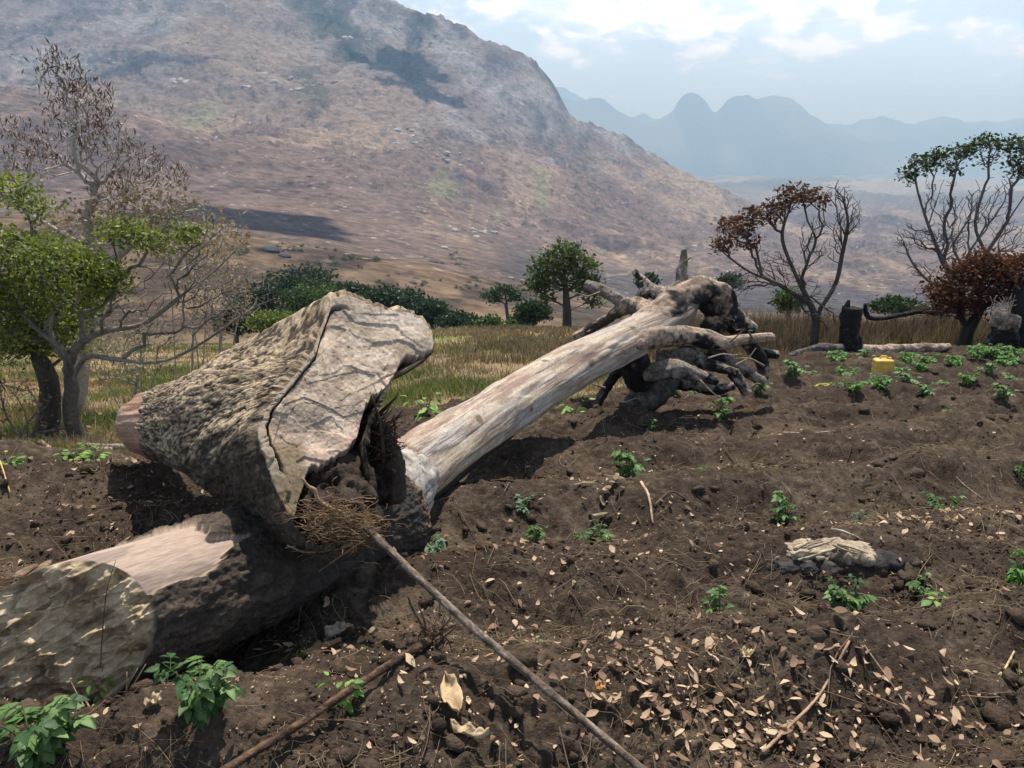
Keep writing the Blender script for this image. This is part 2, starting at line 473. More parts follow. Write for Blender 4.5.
for (gx, gy, gw, gh) in [(442, 198, 15, 3), (540, 182, 9, 2.5), (540, 205, 8, 2), (190, 130, 16, 4), (498, 222, 6, 2.5)]:
    q = Gfar(gx, gy)
    rx = gw * q[1] / F; ry = q[1] * gh / 40.0
    m = np.exp(-(((X - q[0]) / rx) ** 2 + ((Yg - q[1]) / (ry + 15)) ** 2) ** 2)
    TC = mixc(TC, [0.12, 0.125, 0.07], m * 0.6)
for (pts, wpx, colr, amt) in [([(88, 80), (110, 70), (140, 65), (175, 65), (205, 63)], 5, [.035, .036, .042], .9), ([(5, 52), (25, 42), (50, 34)], 3, [.04, .04, .045], .8), ([(92, 62), (115, 60)], 2.5, [.04, .04, .045], .7),
        ([(300, 8), (325, 22), (345, 38), (350, 60)], 11, [.028, .034, .024], .7), ([(345, 50), (380, 60), (420, 80)], 9, [.035, .038, .03], .5), ([(370, 6), (400, 14), (430, 28)], 6, [.03, .036, .024], .6), ([(70, 10), (90, 12), (115, 12)], 4, [.05, .05, .05], .6),
        ([(302, 70), (315, 88), (322, 106)], 8, [.035, .042, .026], .55), ([(360, 262), (420, 270), (500, 285), (560, 300)], 3, [.035, .03, .026], .6), ([(380, 255), (440, 262), (520, 272)], 1.5, [.04, .034, .03], .6), ([(556, 273), (640, 274), (720, 271), (800, 276), (860, 284)], 2.5, [.19, .15, .10], .6)]:
    pp = [Gfar(*q) for q in pts]; pp = [q for q in pp if q is not None]
    if len(pp) < 2: continue
    pl = smooth_path([q[:2] for q in pp], 70); sub = (Yg > 150) & (Yg < 3400)
    dm = np.full(int(sub.sum()), 1e9); xs_, ys_ = X[sub], Yg[sub]; w_ = wpx * pl[:, 1].mean() / F
    for q in pl: dm = np.minimum(dm, np.hypot(xs_ - q[0], (ys_ - q[1]) * .35))
    f_ = np.zeros(X.shape); f_[sub] = np.exp(-(dm / (w_ * (1 + .7 * fbm(xs_ / 30, ys_ / 60, oct=3, seed=77)).clip(.2))) ** 4)
    TC = mixc(TC, colr, f_ * amt)
# foot paths of bare earth
for path in [[(420, 300), (455, 262), (470, 225), (475, 180)], [(560, 245), (545, 250), (590, 262)], [(640, 245), (665, 268)], [(430, 200), (445, 215), (480, 232)]]:
    pp = [Gfar(*q) for q in path]
    if any(q is None for q in pp): continue
    pl = smooth_path([q[:2] for q in pp], 60)
    dm = np.full(X.shape, 1e9)
    sub = (Yg > 250) & (Yg < 3000)
    for q in pl:
        dm[sub] = np.minimum(dm[sub], np.hypot(X[sub] - q[0], (Yg[sub] - q[1]) * 0.5))
    TC = mixc(TC, [0.26, 0.175, 0.12], np.exp(-(dm / (0.0022 * np.maximum(Yg, 200))) ** 2) * 0.6)
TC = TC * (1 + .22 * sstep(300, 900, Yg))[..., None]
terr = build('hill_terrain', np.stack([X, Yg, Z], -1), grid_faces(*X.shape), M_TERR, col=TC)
tag(terr, kind='structure')

# distant ranges
def far_range(name, Y0, pts, depthm, seed, col):
    p = np.array(pts, float)
    pxs = np.linspace(p[0, 0], p[-1, 0], 420)
    pys = np.interp(pxs, p[:, 0], p[:, 1])
    k = np.exp(-0.5 * (np.arange(-8, 9) / 1.1) ** 2); k /= k.sum()
    pys = np.convolve(np.pad(pys, 8, mode='edge'), k, mode='valid')
    v = np.linspace(-1, 1, 90)
    X = np.zeros((90, 420)); Yv = X.copy(); Zv = X.copy()
    for i in range(420):
        d = ray(pxs[i], pys[i]); top = CAMZ + Y0 * d[2] / d[1] + 26 * float(fbm(pxs[i] / 13.0, 3.3, oct=5, seed=seed + 5, gain=.6))
        base = -380.0
        xx = d[0] / d[1] * Y0
        sh = np.clip(1 - np.abs(v), 0, 1) ** 0.8
        X[:, i] = xx; Yv[:, i] = Y0 + v * depthm
        Zv[:, i] = base + (top - base) * sh
    env = np.clip(1 - np.abs(v), 0, 1)[:, None] * np.abs(v)[:, None] ** 0.6
    Zv += env * (ridged(X / 1000, Yv / 1300, oct=5, seed=seed) - .2) * 260
    c = mixc(np.broadcast_to(col, X.shape + (3,)), [0.16, 0.14, 0.11], sstep(-.2, .5, fbm(X / 1200, Yv / 1200, oct=5, seed=seed + 1)))
    return tag(build(name, np.stack([X, Yv, Zv], -1), grid_faces(90, 420), M_TERR, col=c), kind='structure')
far_range('mountains', 14000, [(430, 190), (480, 120), (520, 100), (555, 93), (575, 101), (592, 97), (603, 99), (615, 109), (640, 121), (660, 119), (673, 112), (680, 99), (686, 94), (693, 92), (700, 95), (706, 101), (713, 113), (720, 110), (727, 101), (735, 96), (745, 93), (752, 97), (757, 101), (765, 96), (775, 94), (788, 97), (800, 105), (812, 115), (830, 127), (850, 136), (880, 148), (930, 160), (1000, 172), (1100, 190)], 2000, 101, [0.10, 0.095, 0.085])
far_range('mountains', 16300, [(700, 170), (770, 150), (820, 134), (845, 128), (862, 119), (880, 116), (897, 119), (910, 124), (930, 120), (945, 116), (957, 118), (970, 126), (990, 130), (1010, 128), (1035, 122), (1080, 118), (1130, 130), (1200, 122), (1300, 140), (1500, 150)], 1800, 111, [0.10, 0.095, 0.085])
far_range('mountains', 17600, [(430, 120), (500, 100), (550, 88), (562, 86), (572, 91), (585, 100), (625, 118), (636, 117), (643, 112), (650, 117), (670, 122), (850, 124), (875, 126), (980, 121), (1000, 122), (1020, 118), (1040, 124), (1150, 132), (1300, 150)], 1500, 121, [0.10, 0.095, 0.085])

# ------------------------------------------------------------------ near ground
def near_colour(x, y, z):
    f = in_field(x, y)
    ph = furrow_phase(x, y)
    n = fbm(x / 0.5, y / 0.5, oct=5, seed=131, gain=.6)
    n2 = fbm(x / 0.05, y / 0.05, oct=4, seed=132, gain=.6)
    c = mixc(np.broadcast_to(np.array([0.059, 0.042, 0.030]), x.shape + (3,)), [0.086, 0.062, 0.043], sstep(-.3, .6, n))
    c = mixc(c, [0.150, 0.108, 0.076], sstep(.25, .8, n2 + .3 * n) * .55)
    c = mixc(c, [0.048, 0.032, 0.024], sstep(.1, .7, -n2 - .2 * n) * .6)
    fur = np.cos(2 * PI * ph) < -0.5
    c = mixc(c, [0.15, 0.11, 0.075], sstep(.2, .5, fbm(x / .35, y / .35, oct=4, seed=133)) * sstep(0.2, -0.8, np.cos(2 * PI * ph)) * .4)
    m = mixc([0.20, 0.145, 0.085], [0.10, 0.11, 0.045], sstep(-.1, .5, fbm(x / 1.5, y / 1.5, oct=4, seed=134)))
    m = mixc(m, [0.085, 0.062, 0.045], sstep(3.0, 5.0, x) * .8)
    return mixc(m, c * np.array([.84, .87, .90]), f)

yy = np.concatenate([np.exp(np.linspace(math.log(0.9 + 1.2), math.log(19.6 + 1.2), 860)) - 1.2])
uu = np.linspace(-0.92, 0.92, 860)
U2, Y2 = np.meshgrid(uu, yy)
X2 = U2 * (Y2 + 1.2)
Z2 = H(X2, Y2)
gr = build('ground', np.stack([X2, Y2, Z2], -1), grid_faces(*X2.shape), M_SOIL, col=near_colour(X2, Y2, Z2))
tag(gr, kind='structure')
# the same ground continuing to the sides and behind the viewer
xs3 = np.linspace(-34, 34, 480); ys3 = np.linspace(-12, 21.5, 240)
X3, Y3 = np.meshgrid(xs3, ys3)
Z3 = H(X3, Y3)
inside = (np.abs(X3) < 0.92 * (Y3 + 1.2) + .1) & (Y3 > 0.85) & (Y3 < 19.7)
Z3 = Z3 - np.where(inside, 0.25, 0.02)
g3 = build('ground', np.stack([X3, Y3, Z3], -1), grid_faces(*X3.shape), M_SOIL, col=near_colour(X3, Y3, Z3))
tag(g3, kind='structure')

# ------------------------------------------------------------------ sky, sun, haze, camera
SUN = np.array([0.06, 0.40, 0.915]); SUN /= np.linalg.norm(SUN)
sl = bpy.data.lights.new('sun', 'SUN'); sl.energy = 5.0; sl.angle = math.radians(0.53); sl.color = (1.0, 0.965, 0.91)
so = bpy.data.objects.new('sun', sl); COL.objects.link(so)
so.rotation_euler = Vector(-SUN).to_track_quat('-Z', 'Y').to_euler(); so.location = (0, 0, 30)

w = bpy.data.worlds.new('World'); scene.world = w; w.use_nodes = True
nt = w.node_tree; nt.nodes.clear(); N, L = nt.nodes.new, nt.links.new
out = N('ShaderNodeOutputWorld'); bg = N('ShaderNodeBackground'); L(bg.outputs[0], out.inputs[0])
sky = N('ShaderNodeTexSky'); sky.sky_type = 'NISHITA'; sky.sun_disc = False
sky.sun_elevation = math.asin(SUN[2]); sky.sun_rotation = math.atan2(SUN[0], SUN[1])
sky.altitude = 900; sky.air_density = 1.0; sky.dust_density = 2.2; sky.ozone_density = 1.0
tc = N('ShaderNodeTexCoord'); sx = N('ShaderNodeSeparateXYZ'); L(tc.outputs['Generated'], sx.inputs[0])
def mth(op, a, b=None, c=None):
    n = N('ShaderNodeMath'); n.operation = op
    for i, v in enumerate((a, b, c)):
        if v is None: continue
        if isinstance(v, (int, float)): n.inputs[i].default_value = v
        else: L(v, n.inputs[i])
    return n.outputs[0]
az = mth('ARCTAN2', sx.outputs[0], sx.outputs[1])
el = mth('ARCSINE', sx.outputs[2])
cb = N('ShaderNodeCombineXYZ'); L(az, cb.inputs[0]); L(mth('MULTIPLY', el, 2.3), cb.inputs[1]); cb.inputs[2].default_value = 3.7
def cloud_noise(scale, detail, off):
    mp = N('ShaderNodeMapping'); mp.inputs['Location'].default_value = off; L(cb.outputs[0], mp.inputs[0])
    n = N('ShaderNodeTexNoise'); n.inputs['Scale'].default_value = scale; n.inputs['Detail'].default_value = detail
    n.inputs['Roughness'].default_value = 0.55; n.inputs['Distortion'].default_value = 0.25
    L(mp.outputs[0], n.inputs['Vector']); return n.outputs['Fac']
def rng_(v, a, b, c=0.0, d=1.0):
    n = N('ShaderNodeMapRange'); n.interpolation_type = 'SMOOTHSTEP'; n.inputs[1].default_value = a; n.inputs[2].default_value = b
    n.inputs[3].default_value = c; n.inputs[4].default_value = d; L(v, n.inputs[0]); return n.outputs[0]
def gauss(a0, e0, ra, re):
    da = mth('DIVIDE', mth('SUBTRACT', az, a0), ra); de = mth('DIVIDE', mth('SUBTRACT', el, e0), re)
    return mth('EXPONENT', mth('MULTIPLY', mth('ADD', mth('MULTIPLY', da, da), mth('MULTIPLY', de, de)), -1.0))
def azel(px, py):
    d = ray(px, py); return math.atan2(d[0], d[1]), math.atan2(d[2], math.hypot(d[0], d[1]))
fine = cloud_noise(15.0, 9.0, (0.3, 0.1, 0))
big = cloud_noise(2.6, 4.0, (1.3, 0.7, 0))
g = None
for (px, py, ra, re, wt) in [(640, 2, .17, .03, .33), (735, 14, .065, .022, .25), (560, -10, .1, .03, .2), (1000, 46, .055, .026, .36), (855, 30, .05, .02, .26), (820, 50, .06, .012, .12), (575, 48, .09, .014, .12), (1015, 66, .03, .01, .1)]:
    a0, e0 = azel(px, py); t = mth('MULTIPLY', gauss(a0, e0, ra, re), wt); g = t if g is None else mth('ADD', g, t)
hi = rng_(el, 0.16, 0.6, 0.0, 0.16)
dens = mth('ADD', mth('ADD', fine, mth('MULTIPLY', mth('SUBTRACT', big, 0.5), 0.35)), mth('ADD', g, hi))
cmask = rng_(dens, 0.58, 0.76)
veil0 = rng_(mth('ADD', cloud_noise(2.2, 6.0, (4.1, 2.2, 0)), mth('MULTIPLY', g, .5)), 0.25, 0.72, 0.55, 0.92)
low = rng_(el, 0.22, 0.62, 1.0, 0.10)
veil = mth('MULTIPLY', veil0, low)
skyc = sky.outputs[0]
mx = N('ShaderNodeMix'); mx.data_type = 'RGBA'; L(veil, mx.inputs['Factor']); L(skyc, mx.inputs['A']); mx.inputs['B'].default_value = (10.4, 12.9, 16.6, 1)
shade = rng_(mth('ADD', mth('SUBTRACT', fine, cloud_noise(15.0, 9.0, (0.3, 0.16, 0))), 0.5), 0.40, 0.56)
cc = N('ShaderNodeMix'); cc.data_type = 'RGBA'; L(shade, cc.inputs['Factor']); cc.inputs['A'].default_value = (11.5, 13.8, 17.2, 1); cc.inputs['B'].default_value = (16.8, 17.4, 18.6, 1)
mx2 = N('ShaderNodeMix'); mx2.data_type = 'RGBA'; L(mth('MULTIPLY', cmask, mth('MULTIPLY', low, 0.9)), mx2.inputs['Factor']); L(mx.outputs['Result'], mx2.inputs['A']); L(cc.outputs['Result'], mx2.inputs['B'])
L(mx2.outputs['Result'], bg.inputs['Color']); bg.inputs['Strength'].default_value = 0.07
w.cycles.sampling_method = 'MANUAL'; w.cycles.sample_map_resolution = 512

# air: one closed box of thin haze round the whole place
hv = np.array([[x, y, z] for x in (-60000, 60000) for y in (-300, 26500) for z in (-620, 1500.0)])
hf = np.array([[0, 1, 3, 2], [4, 6, 7, 5], [0, 4, 5, 1], [2, 3, 7, 6], [0, 2, 6, 4], [1, 5, 7, 3]])
mh = bpy.data.materials.new('haze air'); mh.use_nodes = True; n_ = mh.node_tree; n_.nodes.clear()
o_ = n_.nodes.new('ShaderNodeOutputMaterial'); pv = n_.nodes.new('ShaderNodeVolumePrincipled')
pv.inputs['Color'].default_value = (0.41, 0.68, 1.0, 1); pv.inputs['Absorption Color'].default_value = (.45, .45, .45, 1)
pv.inputs['Density'].default_value = 1.35e-4; pv.inputs['Anisotropy'].default_value = 0.0
n_.links.new(pv.outputs[0], o_.inputs['Volume'])
hz = build('haze', hv, hf, mh, smooth=False); tag(hz, kind='stuff')
mh.cycles.homogeneous_volume = True

cam = bpy.data.cameras.new('camera'); co = bpy.data.objects.new('camera', cam); COL.objects.link(co)
cam.sensor_width = 36; cam.lens = 36 * F / 1024; cam.clip_end = 200000; cam.clip_start = 0.05
co.location = (0, 0, CAMZ); co.rotation_euler = (PI / 2 - PITCH, 0, 0)
scene.camera = co
scene.view_settings.view_transform = 'Standard'; scene.view_settings.look = 'None'
scene.view_settings.exposure = 0.60; scene.view_settings.gamma = 1.0; scene.view_settings.use_curve_mapping = False
scene.render.engine = 'CYCLES'
cy = scene.cycles
cy.use_denoising = True
try: cy.denoising_prefilter = 'ACCURATE'
except Exception: pass
try: cy.denoiser = 'OPENIMAGEDENOISE'
except Exception: pass
cy.max_bounces = 5; cy.diffuse_bounces = 3; cy.glossy_bounces = 2; cy.transmission_bounces = 3; cy.volume_bounces = 0; cy.transparent_max_bounces = 6
cy.sample_clamp_indirect = 6
cy.volume_step_rate = 1.0
# ------------------------------------------------------------------ logs
def make_log(path, rad, K, N, plane0=None, plane1=None, disp=None, squash=1.0):
    """rows along a log; returns pos (K,N,3), s (K,N), phi (N), normals (K,N,3), axis dir"""
    path = smooth_path(path, K) if len(path) != K else np.asarray(path)
    ctrl = np.linspace(0, 1, len(rad)); R = np.interp(np.linspace(0, 1, K), ctrl, rad)
    t = np.gradient(path, axis=0); t /= np.linalg.norm(t, axis=1)[:, None]
    side = np.cross(t, [0, 0, 1.0]); side /= np.linalg.norm(side, axis=1)[:, None] + 1e-9
    up = np.cross(side, t)
    phi = np.arange(N) * 2 * PI / N
    nrm = np.cos(phi)[None, :, None] * side[:, None, :] + np.sin(phi)[None, :, None] * up[:, None, :] * squash
    L = np.concatenate([[0], np.cumsum(np.linalg.norm(np.diff(path, axis=0), axis=1))])
    S = np.repeat(L[:, None], N, 1)
    pos = path[:, None, :] + R[:, None, None] * nrm
    def recut(pos, S, nrm, pl, front):
        p0, n = np.asarray(pl[0]), np.asarray(pl[1], float)
        d = (pos - p0) @ n
        for j in range(N):
            col = d[:, j]
            if front:
                k = np.argmax(col < 0); kc = k - 1 + col[k - 1] / (col[k - 1] - col[k]) if k > 0 else 0.0
                q = kc + (K - 1 - kc) * np.arange(K) / (K - 1)
            else:
                k = np.argmax(col > 0)
                kc = k - 1 + col[k - 1] / (col[k - 1] - col[k]) if k > 0 else K - 1.0
                q = kc * np.arange(K) / (K - 1)
            i = np.clip(q.astype(int), 0, K - 2); w = (q - i)[:, None]
            pos[:, j] = pos[i, j] * (1 - w) + pos[i + 1, j] * w
            nrm[:, j] = nrm[i, j] * (1 - w) + nrm[i + 1, j] * w
            S[:, j] = S[i, j] * (1 - w[:, 0]) + S[i + 1, j] * w[:, 0]
        return pos, S, nrm
    if plane0 is not None: pos, S, nrm = recut(pos, S, nrm, plane0, True)
    if plane1 is not None: pos, S, nrm = recut(pos, S, nrm, plane1, False)
    PH = np.repeat(phi[None, :], K, 0)
    if disp is not None:
        pos = pos + nrm * disp(S, PH, pos)[..., None]
    return pos, S, PH, nrm

def cap_rows(ring, M, n=None, relief=None, centre=None):
    """rows from the centre out to (not including) the ring"""
    c = ring.mean(0) if centre is None else np.asarray(centre)
    rho = (np.arange(M) + 0.02) / M
    pos = c + rho[:, None, None] * (ring[None] - c)
    if relief is not None:
        pos = pos + np.asarray(n)[None, None, :] * (relief(pos, rho[:, None]) * np.minimum(1, (1 - rho[:, None]) * 10 + .0))[..., None]
    return pos, np.repeat(rho[:, None], ring.shape[0], 1)

def cyl_uv(S, PH, r=0.25): return np.stack([PH * r * 4, S * 1.0], -1)
def cphi(PH, f=1.0): return np.cos(PH) * f, np.sin(PH) * f

# ---- front cut log --------------------------------------------------------
Lcol_bare = np.array([0.33, 0.25, 0.195]); Lcol_bark = np.array([0.10, 0.085, 0.068])
a0 = P(142, 606, 2.68); a1 = P(378, 522, 3.92); ax = (a1 - a0) / np.linalg.norm(a1 - a0)
def bare_mask(S, PH):
    # stripped patch on the upper left side near the cut end
    edge = 1.33 + 0.13 * fbm(PH * 2.2, S * 0 + .5, oct=4, seed=201, gain=.6) + .06 - 0.13 * np.sin(PH * 3 + .5)
    lo = 0.66 + 0.13 * fbm(S * 5, PH * 0 + 2.5, oct=4, seed=202, gain=.6) + .35 * sstep(1.25, 1.6, S)
    return sstep(0.012, -0.012, S - edge) * sstep(-0.02, 0.02, PH - lo) * sstep(3.6, 3.5, PH)
def log_disp(S, PH, pos):
    cx, cyy = cphi(PH, 0.25)
    d = 0.009 * fbm(cx * 3, cyy * 3, S * 1.6, oct=3, seed=211)
    bm = bare_mask(S, PH)
    plate = np.abs(fbm(cx * 16, cyy * 16, S * 6.5, oct=4, seed=212))
    bark = 0.026 + 0.020 * plate + 0.006 * fbm(cx * 60, cyy * 60, S * 40, oct=2, seed=213)
    grain = 0.003 * fbm(cx * 30, cyy * 30, S * 2.5, oct=3, seed=214)
    bm = np.maximum(bm, sstep(2.75, 2.85, S))
    return d + bark * (1 - bm) + grain * bm
pl0n = np.array([0.08, -0.88, 0.42]); pl0n /= np.linalg.norm(pl0n)
pos, S, PH, nr = make_log([a0 - ax * 1.2, a0 - ax * .5, a0, a0 + (a1 - a0) * .5, a1, a1 + ax * 0.14], [.262, .258, .25, .25, .25, .24], 420, 360,
                          plane0=(P(121, 650, 2.40), pl0n), disp=log_disp)
Smin = S[0].min()
def chop(p, rho):
    u_ = p @ np.array([0.92, -0.37, 0.0]); v_ = p[..., 2] * 1.0
    uu_ = u_ * .8 + v_ * .6; vv_ = -u_ * .6 + v_ * .8
    f1, f2, cid = worley(uu_ / 0.17 + .35 * fbm(u_ * 8, v_ * 8, oct=2, seed=220), vv_ / 0.042, seed=221)
    g1, g2, gid = worley(u_ / 0.2, v_ / 0.12, seed=223)
    rg9 = ridged(u_ * 7 + v_ * 4, v_ * 13 - u_ * 5, oct=3, seed=224)
    return (cid - 0.5) * 0.030 + 0.035 * (f1 - .5) + 0.05 * (gid - .5) + .030 * rg9 + .006 * fbm(u_ * 40, v_ * 40, oct=3, seed=222) - 0.02
cpos, rho = cap_rows(pos[0], 150, pl0n, chop)
bm = bare_mask(S, PH)
cx, cyy = cphi(PH, .25)
gr1 = fbm(cx * 22, cyy * 22, S * 1.6, oct=5, seed=231); gr2 = fbm(cx * 5, cyy * 5, S * 2.2, oct=3, seed=232)
cb_ = mixc(np.broadcast_to(Lcol_bare, S.shape + (3,)), [0.19, 0.145, 0.125], sstep(-.1, .5, gr2 + .5 * gr1) * .8)
cb_ = mixc(cb_, [0.42, 0.33, 0.26], sstep(.25, .7, gr1) * .6)
cb_ = mixc(cb_, [0.12, 0.09, 0.08], sstep(.25, .5, fbm(cx * 8, cyy * 8, S * 3.0, oct=4, seed=233)) * .5)
pl_ = np.abs(fbm(cx * 16, cyy * 16, S * 6.5, oct=4, seed=212)); fn = fbm(cx * 60, cyy * 60, S * 50, oct=3, seed=234)
ck = mixc(np.broadcast_to(np.array([0.026, 0.022, 0.019]), S.shape + (3,)), [0.060, 0.047, 0.036], sstep(.15, .60, pl_ + .35 * fn))
ck = mixc(ck, [0.022, 0.020, 0.020], sstep(1.55, 1.95, S + .1 * fn) * .9)  # blackened beyond the bare patch: the stump's shadow put into the bark colour
inner = sstep(2.75, 2.85, S + .08 * fn + .05 * np.sin(PH * 3))
ck = mixc(ck, mixc([.15, .085, .05], [.26, .16, .10], sstep(-.3, .4, gr1)), inner)
colb = mixc(ck, cb_, bm)
colb = mixc(colb, [0.50, 0.36, 0.24], np.exp(-((bm - .5) / .3) ** 2) * .6)
cc1 = fbm(cpos[..., 0] * 9, cpos[..., 2] * 16, cpos[..., 1] * 9, oct=5, seed=235); cc2 = fbm(cpos[..., 0] * 40, cpos[..., 2] * 14, oct=3, seed=236)
ccol = mixc(np.broadcast_to(np.array([0.34, 0.25, 0.15]), cc1.shape + (3,)), [0.44, 0.34, 0.22], sstep(-.2, .6, cc1 + .4 * cc2))
ccol = mixc(ccol, [0.14, 0.09, 0.055], sstep(.15, .6, -cc1 + .5 * cc2) * .8)
rg8 = ridged((cpos @ np.array([0.92, -0.37, 0.0])) * 7 + cpos[..., 2] * 4, cpos[..., 2] * 13 - (cpos @ np.array([0.92, -0.37, 0.0])) * 5, oct=3, seed=224)
ccol = mixc(ccol, ccol * .42, sstep(.1, -.5, rg8) * .8)
ccol = mixc(ccol, [0.52, 0.42, 0.29], sstep(.55, .85, rg8) * .7)
ccol = mixc(ccol, [0.10, 0.08, 0.06], sstep(.93, .99, rho) * (1 - bm[0])[None, :])
# far end cap
epos, _ = cap_rows(pos[-1], 12); epos = epos[::-1]
ecol = np.broadcast_to(np.array([0.10, 0.07, 0.05]), epos.shape)
allp = np.concatenate([cpos, pos, epos]); allc = np.concatenate([ccol, colb, ecol])
uvl = np.concatenate([np.stack([cpos[..., 0] * 3, cpos[..., 2] * 3], -1), cyl_uv(S, PH), cyl_uv(S[-12:], PH[-12:])])
front_log = empty('cut_log', tuple(G(150, 668)))
tag(front_log, 'thick sawn-off log lying front left with a stripped pale top and chopped end', 'log')
mi = np.concatenate([np.full(cpos.shape[:2], 2), np.where(bm > .5, 0, 1), np.full(epos.shape[:2], 1)])[:-1].ravel()
build('log', allp, grid_faces(*allp.shape[:2], True), [M_GRAIN, M_BARK, M_WOOD], front_log, col=allc, uv=uvl, matidx=mi)
# ---- stump section with the pale cut face ----------------------------------
FN = np.array([0.42, -0.60, 0.68]); FN /= np.linalg.norm(FN)
FC = P(333, 402, 3.35)
def on_face(px, py):
    d = ray(px, py); o = np.array([0, 0, CAMZ]); return o + d * (((FC - o) @ FN) / (d @ FN))
face_px = np.array([(330, 300), (344, 297), (358, 300), (374, 307), (389, 313), (400, 309), (412, 312), (426, 326), (433, 343), (433, 356), (427, 366), (414, 374), (404, 371), (395, 373), (388, 384), (380, 398), (371, 415), (364, 440), (370, 478), (368, 515), (345, 540), (318, 545), (298, 532), (276, 492), (261, 452), (257, 432), (266, 410), (287, 385), (303, 366), (313, 350), (321, 325)], float)
NS = 480
fc = np.array([333.0, 402.0])
ang = np.arange(NS) * 2 * PI / NS
def poly_ray(poly, c, a):
    d = np.array([math.cos(a), -math.sin(a)]); best = 1.0
    for i in range(len(poly)):
        p, q = poly[i] - c, poly[(i + 1) % len(poly)] - c
        e = q - p; den = d[0] * e[1] - d[1] * e[0]
        if abs(den) < 1e-9: continue
        t = (p[0] * e[1] - p[1] * e[0]) / den; s = (p[0] * d[1] - p[1] * d[0]) / den
        if t > 0 and -1e-6 <= s <= 1 + 1e-6: best = t
    return best
rr = np.array([poly_ray(face_px, fc, a) for a in ang])
rr = np.convolve(np.pad(rr, 1, mode='wrap'), np.ones(3) / 3, mode='valid')
rr = rr * (1 + 0.022 * fbm(np.cos(ang) * 11, np.sin(ang) * 11, oct=5, seed=301, gain=.65))
rim_px = fc + np.stack([np.cos(ang) * rr, -np.sin(ang) * rr], -1)
rim = np.array([on_face(*q) for q in rim_px])
M = 190
rho = (np.arange(M) + 0.02) / M
fpx = fc + rho[:, None, None] * (rim_px - fc)[None]
fpos = FC + rho[:, None, None] * (rim - FC)[None]
X_, Y_ = fpx[..., 0], fpx[..., 1]
A_ = np.repeat(ang[None], M, 0); RH = np.repeat(rho[:, None], NS, 1)
left = sstep(1.35, 1.6, A_) * sstep(4.15, 3.95, A_)        # side that keeps its bark rim
rimw = 0.875 + .022 * fbm(A_ * 3, 0.0, oct=3, seed=302) - .02 * np.sin(A_ * 2)
groove = np.exp(-((RH - rimw) / 0.013) ** 2) * left
barkring = sstep(0, 0.006, RH - rimw) * left
# torn hollow below the pale face
by = np.interp(X_, [255, 285, 298, 311, 322, 334, 346, 358, 366, 400], [560, 560, 500, 468, 470, 462, 452, 440, 405, 380]) + 4 * fbm(X_ / 6, 0.0, oct=3, seed=303)
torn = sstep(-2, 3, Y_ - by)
f1, f2, cid = worley(X_ / 26 + .5 * fbm(X_ / 30, Y_ / 30, oct=2, seed=304), Y_ / 15, seed=305)
g1, g2, gid = worley(X_ / 60, Y_ / 40, seed=306)
chip = (cid - .5) * 0.011 + (gid - .5) * .018 + .010 * (fbm(X_ / 50, Y_ / 40, oct=2, seed=307))
checks = np.maximum(ridged((X_ + .35 * Y_) / 30, (Y_ - .2 * X_) / 7.5, oct=3, seed=308) - .80, 0) * 6
checks2 = np.maximum(ridged((Y_ + .2 * X_) / 42, (X_ - .3 * Y_) / 9, oct=3, seed=309) - .82, 0) * 6
rel = chip - .005 * checks - .005 * checks2 + .0018 * fbm(X_ / 3, Y_ / 3, oct=3, seed=310)
tornr = .09 * np.abs(fbm(X_ / 22, Y_ / 14, oct=4, seed=311)) + .05 * ridged(X_ / 12, Y_ / 40, oct=3, seed=312)
rel = rel * (1 - torn) + torn * (-0.16 + tornr)
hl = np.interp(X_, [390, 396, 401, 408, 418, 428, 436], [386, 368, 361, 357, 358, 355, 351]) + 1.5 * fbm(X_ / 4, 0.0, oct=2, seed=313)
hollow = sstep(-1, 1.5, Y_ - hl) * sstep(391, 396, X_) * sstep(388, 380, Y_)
rel = rel - .055 * groove + barkring * (.018 - rel * .6) - .08 * hollow
rel = rel - barkring * .014 * sstep(.55, .9, ridged(A_ * 15, RH * 3, oct=2, seed=324))
fpos = fpos + FN * (rel * np.minimum(1, (1 - RH) * 160))[..., None]
w1 = fbm(X_ / 40, Y_ / 30, oct=5, seed=320, gain=.6); w2 = fbm((X_ + .3 * Y_) / 30, (Y_ - .2 * X_) / 5, oct=4, seed=321); w3 = fbm(X_ / 4, Y_ / 4, oct=3, seed=322)
fcol = mixc(np.broadcast_to(np.array([0.41, 0.345, 0.275]), X_.shape + (3,)), [0.54, 0.45, 0.36], sstep(-.2, .5, w1))
fcol = mixc(fcol, [0.28, 0.245, 0.22], sstep(0.2, .8, .5 * w2 + .5 * w3) * .4)
fcol = mixc(fcol, [0.20, 0.15, 0.12], sstep(.2, .6, fbm(X_ / 16, Y_ / 11, oct=4, seed=326)) * .6)
fcol = mixc(fcol, [0.50, 0.375, 0.31], sstep(.1, .6, fbm(X_ / 50, Y_ / 40, oct=3, seed=323) + (Y_ - 400) / 150) * .6)
fcol = mixc(fcol, [0.44, 0.43, 0.42], sstep(345, 300, Y_ - (X_ - 380) * .3) * .5)
gl = fbm((X_ * .78 + Y_ * .62) / 60, (Y_ * .78 - X_ * .62 + 6 * fbm(X_ / 30, Y_ / 30, oct=2, seed=327)) / 1.8, oct=3, seed=328)
fcol = mixc(fcol, fcol * .7, sstep(.1, .7, gl) * .3)
bl_ = fbm(X_ / 34, Y_ / 30, oct=5, seed=341, gain=.62)
fcol = mixc(fcol, [0.22, 0.185, 0.15], sstep(.05, .45, bl_) * .65)
fcol = mixc(fcol, [0.60, 0.53, 0.45], sstep(.2, .5, -bl_) * .5)
ang2 = np.arctan2(Y_ - 330, X_ - 460); rad2 = np.hypot(X_ - 460, Y_ - 330)
bl0 = fbm(X_ / 28, Y_ / 28, oct=2, seed=342)
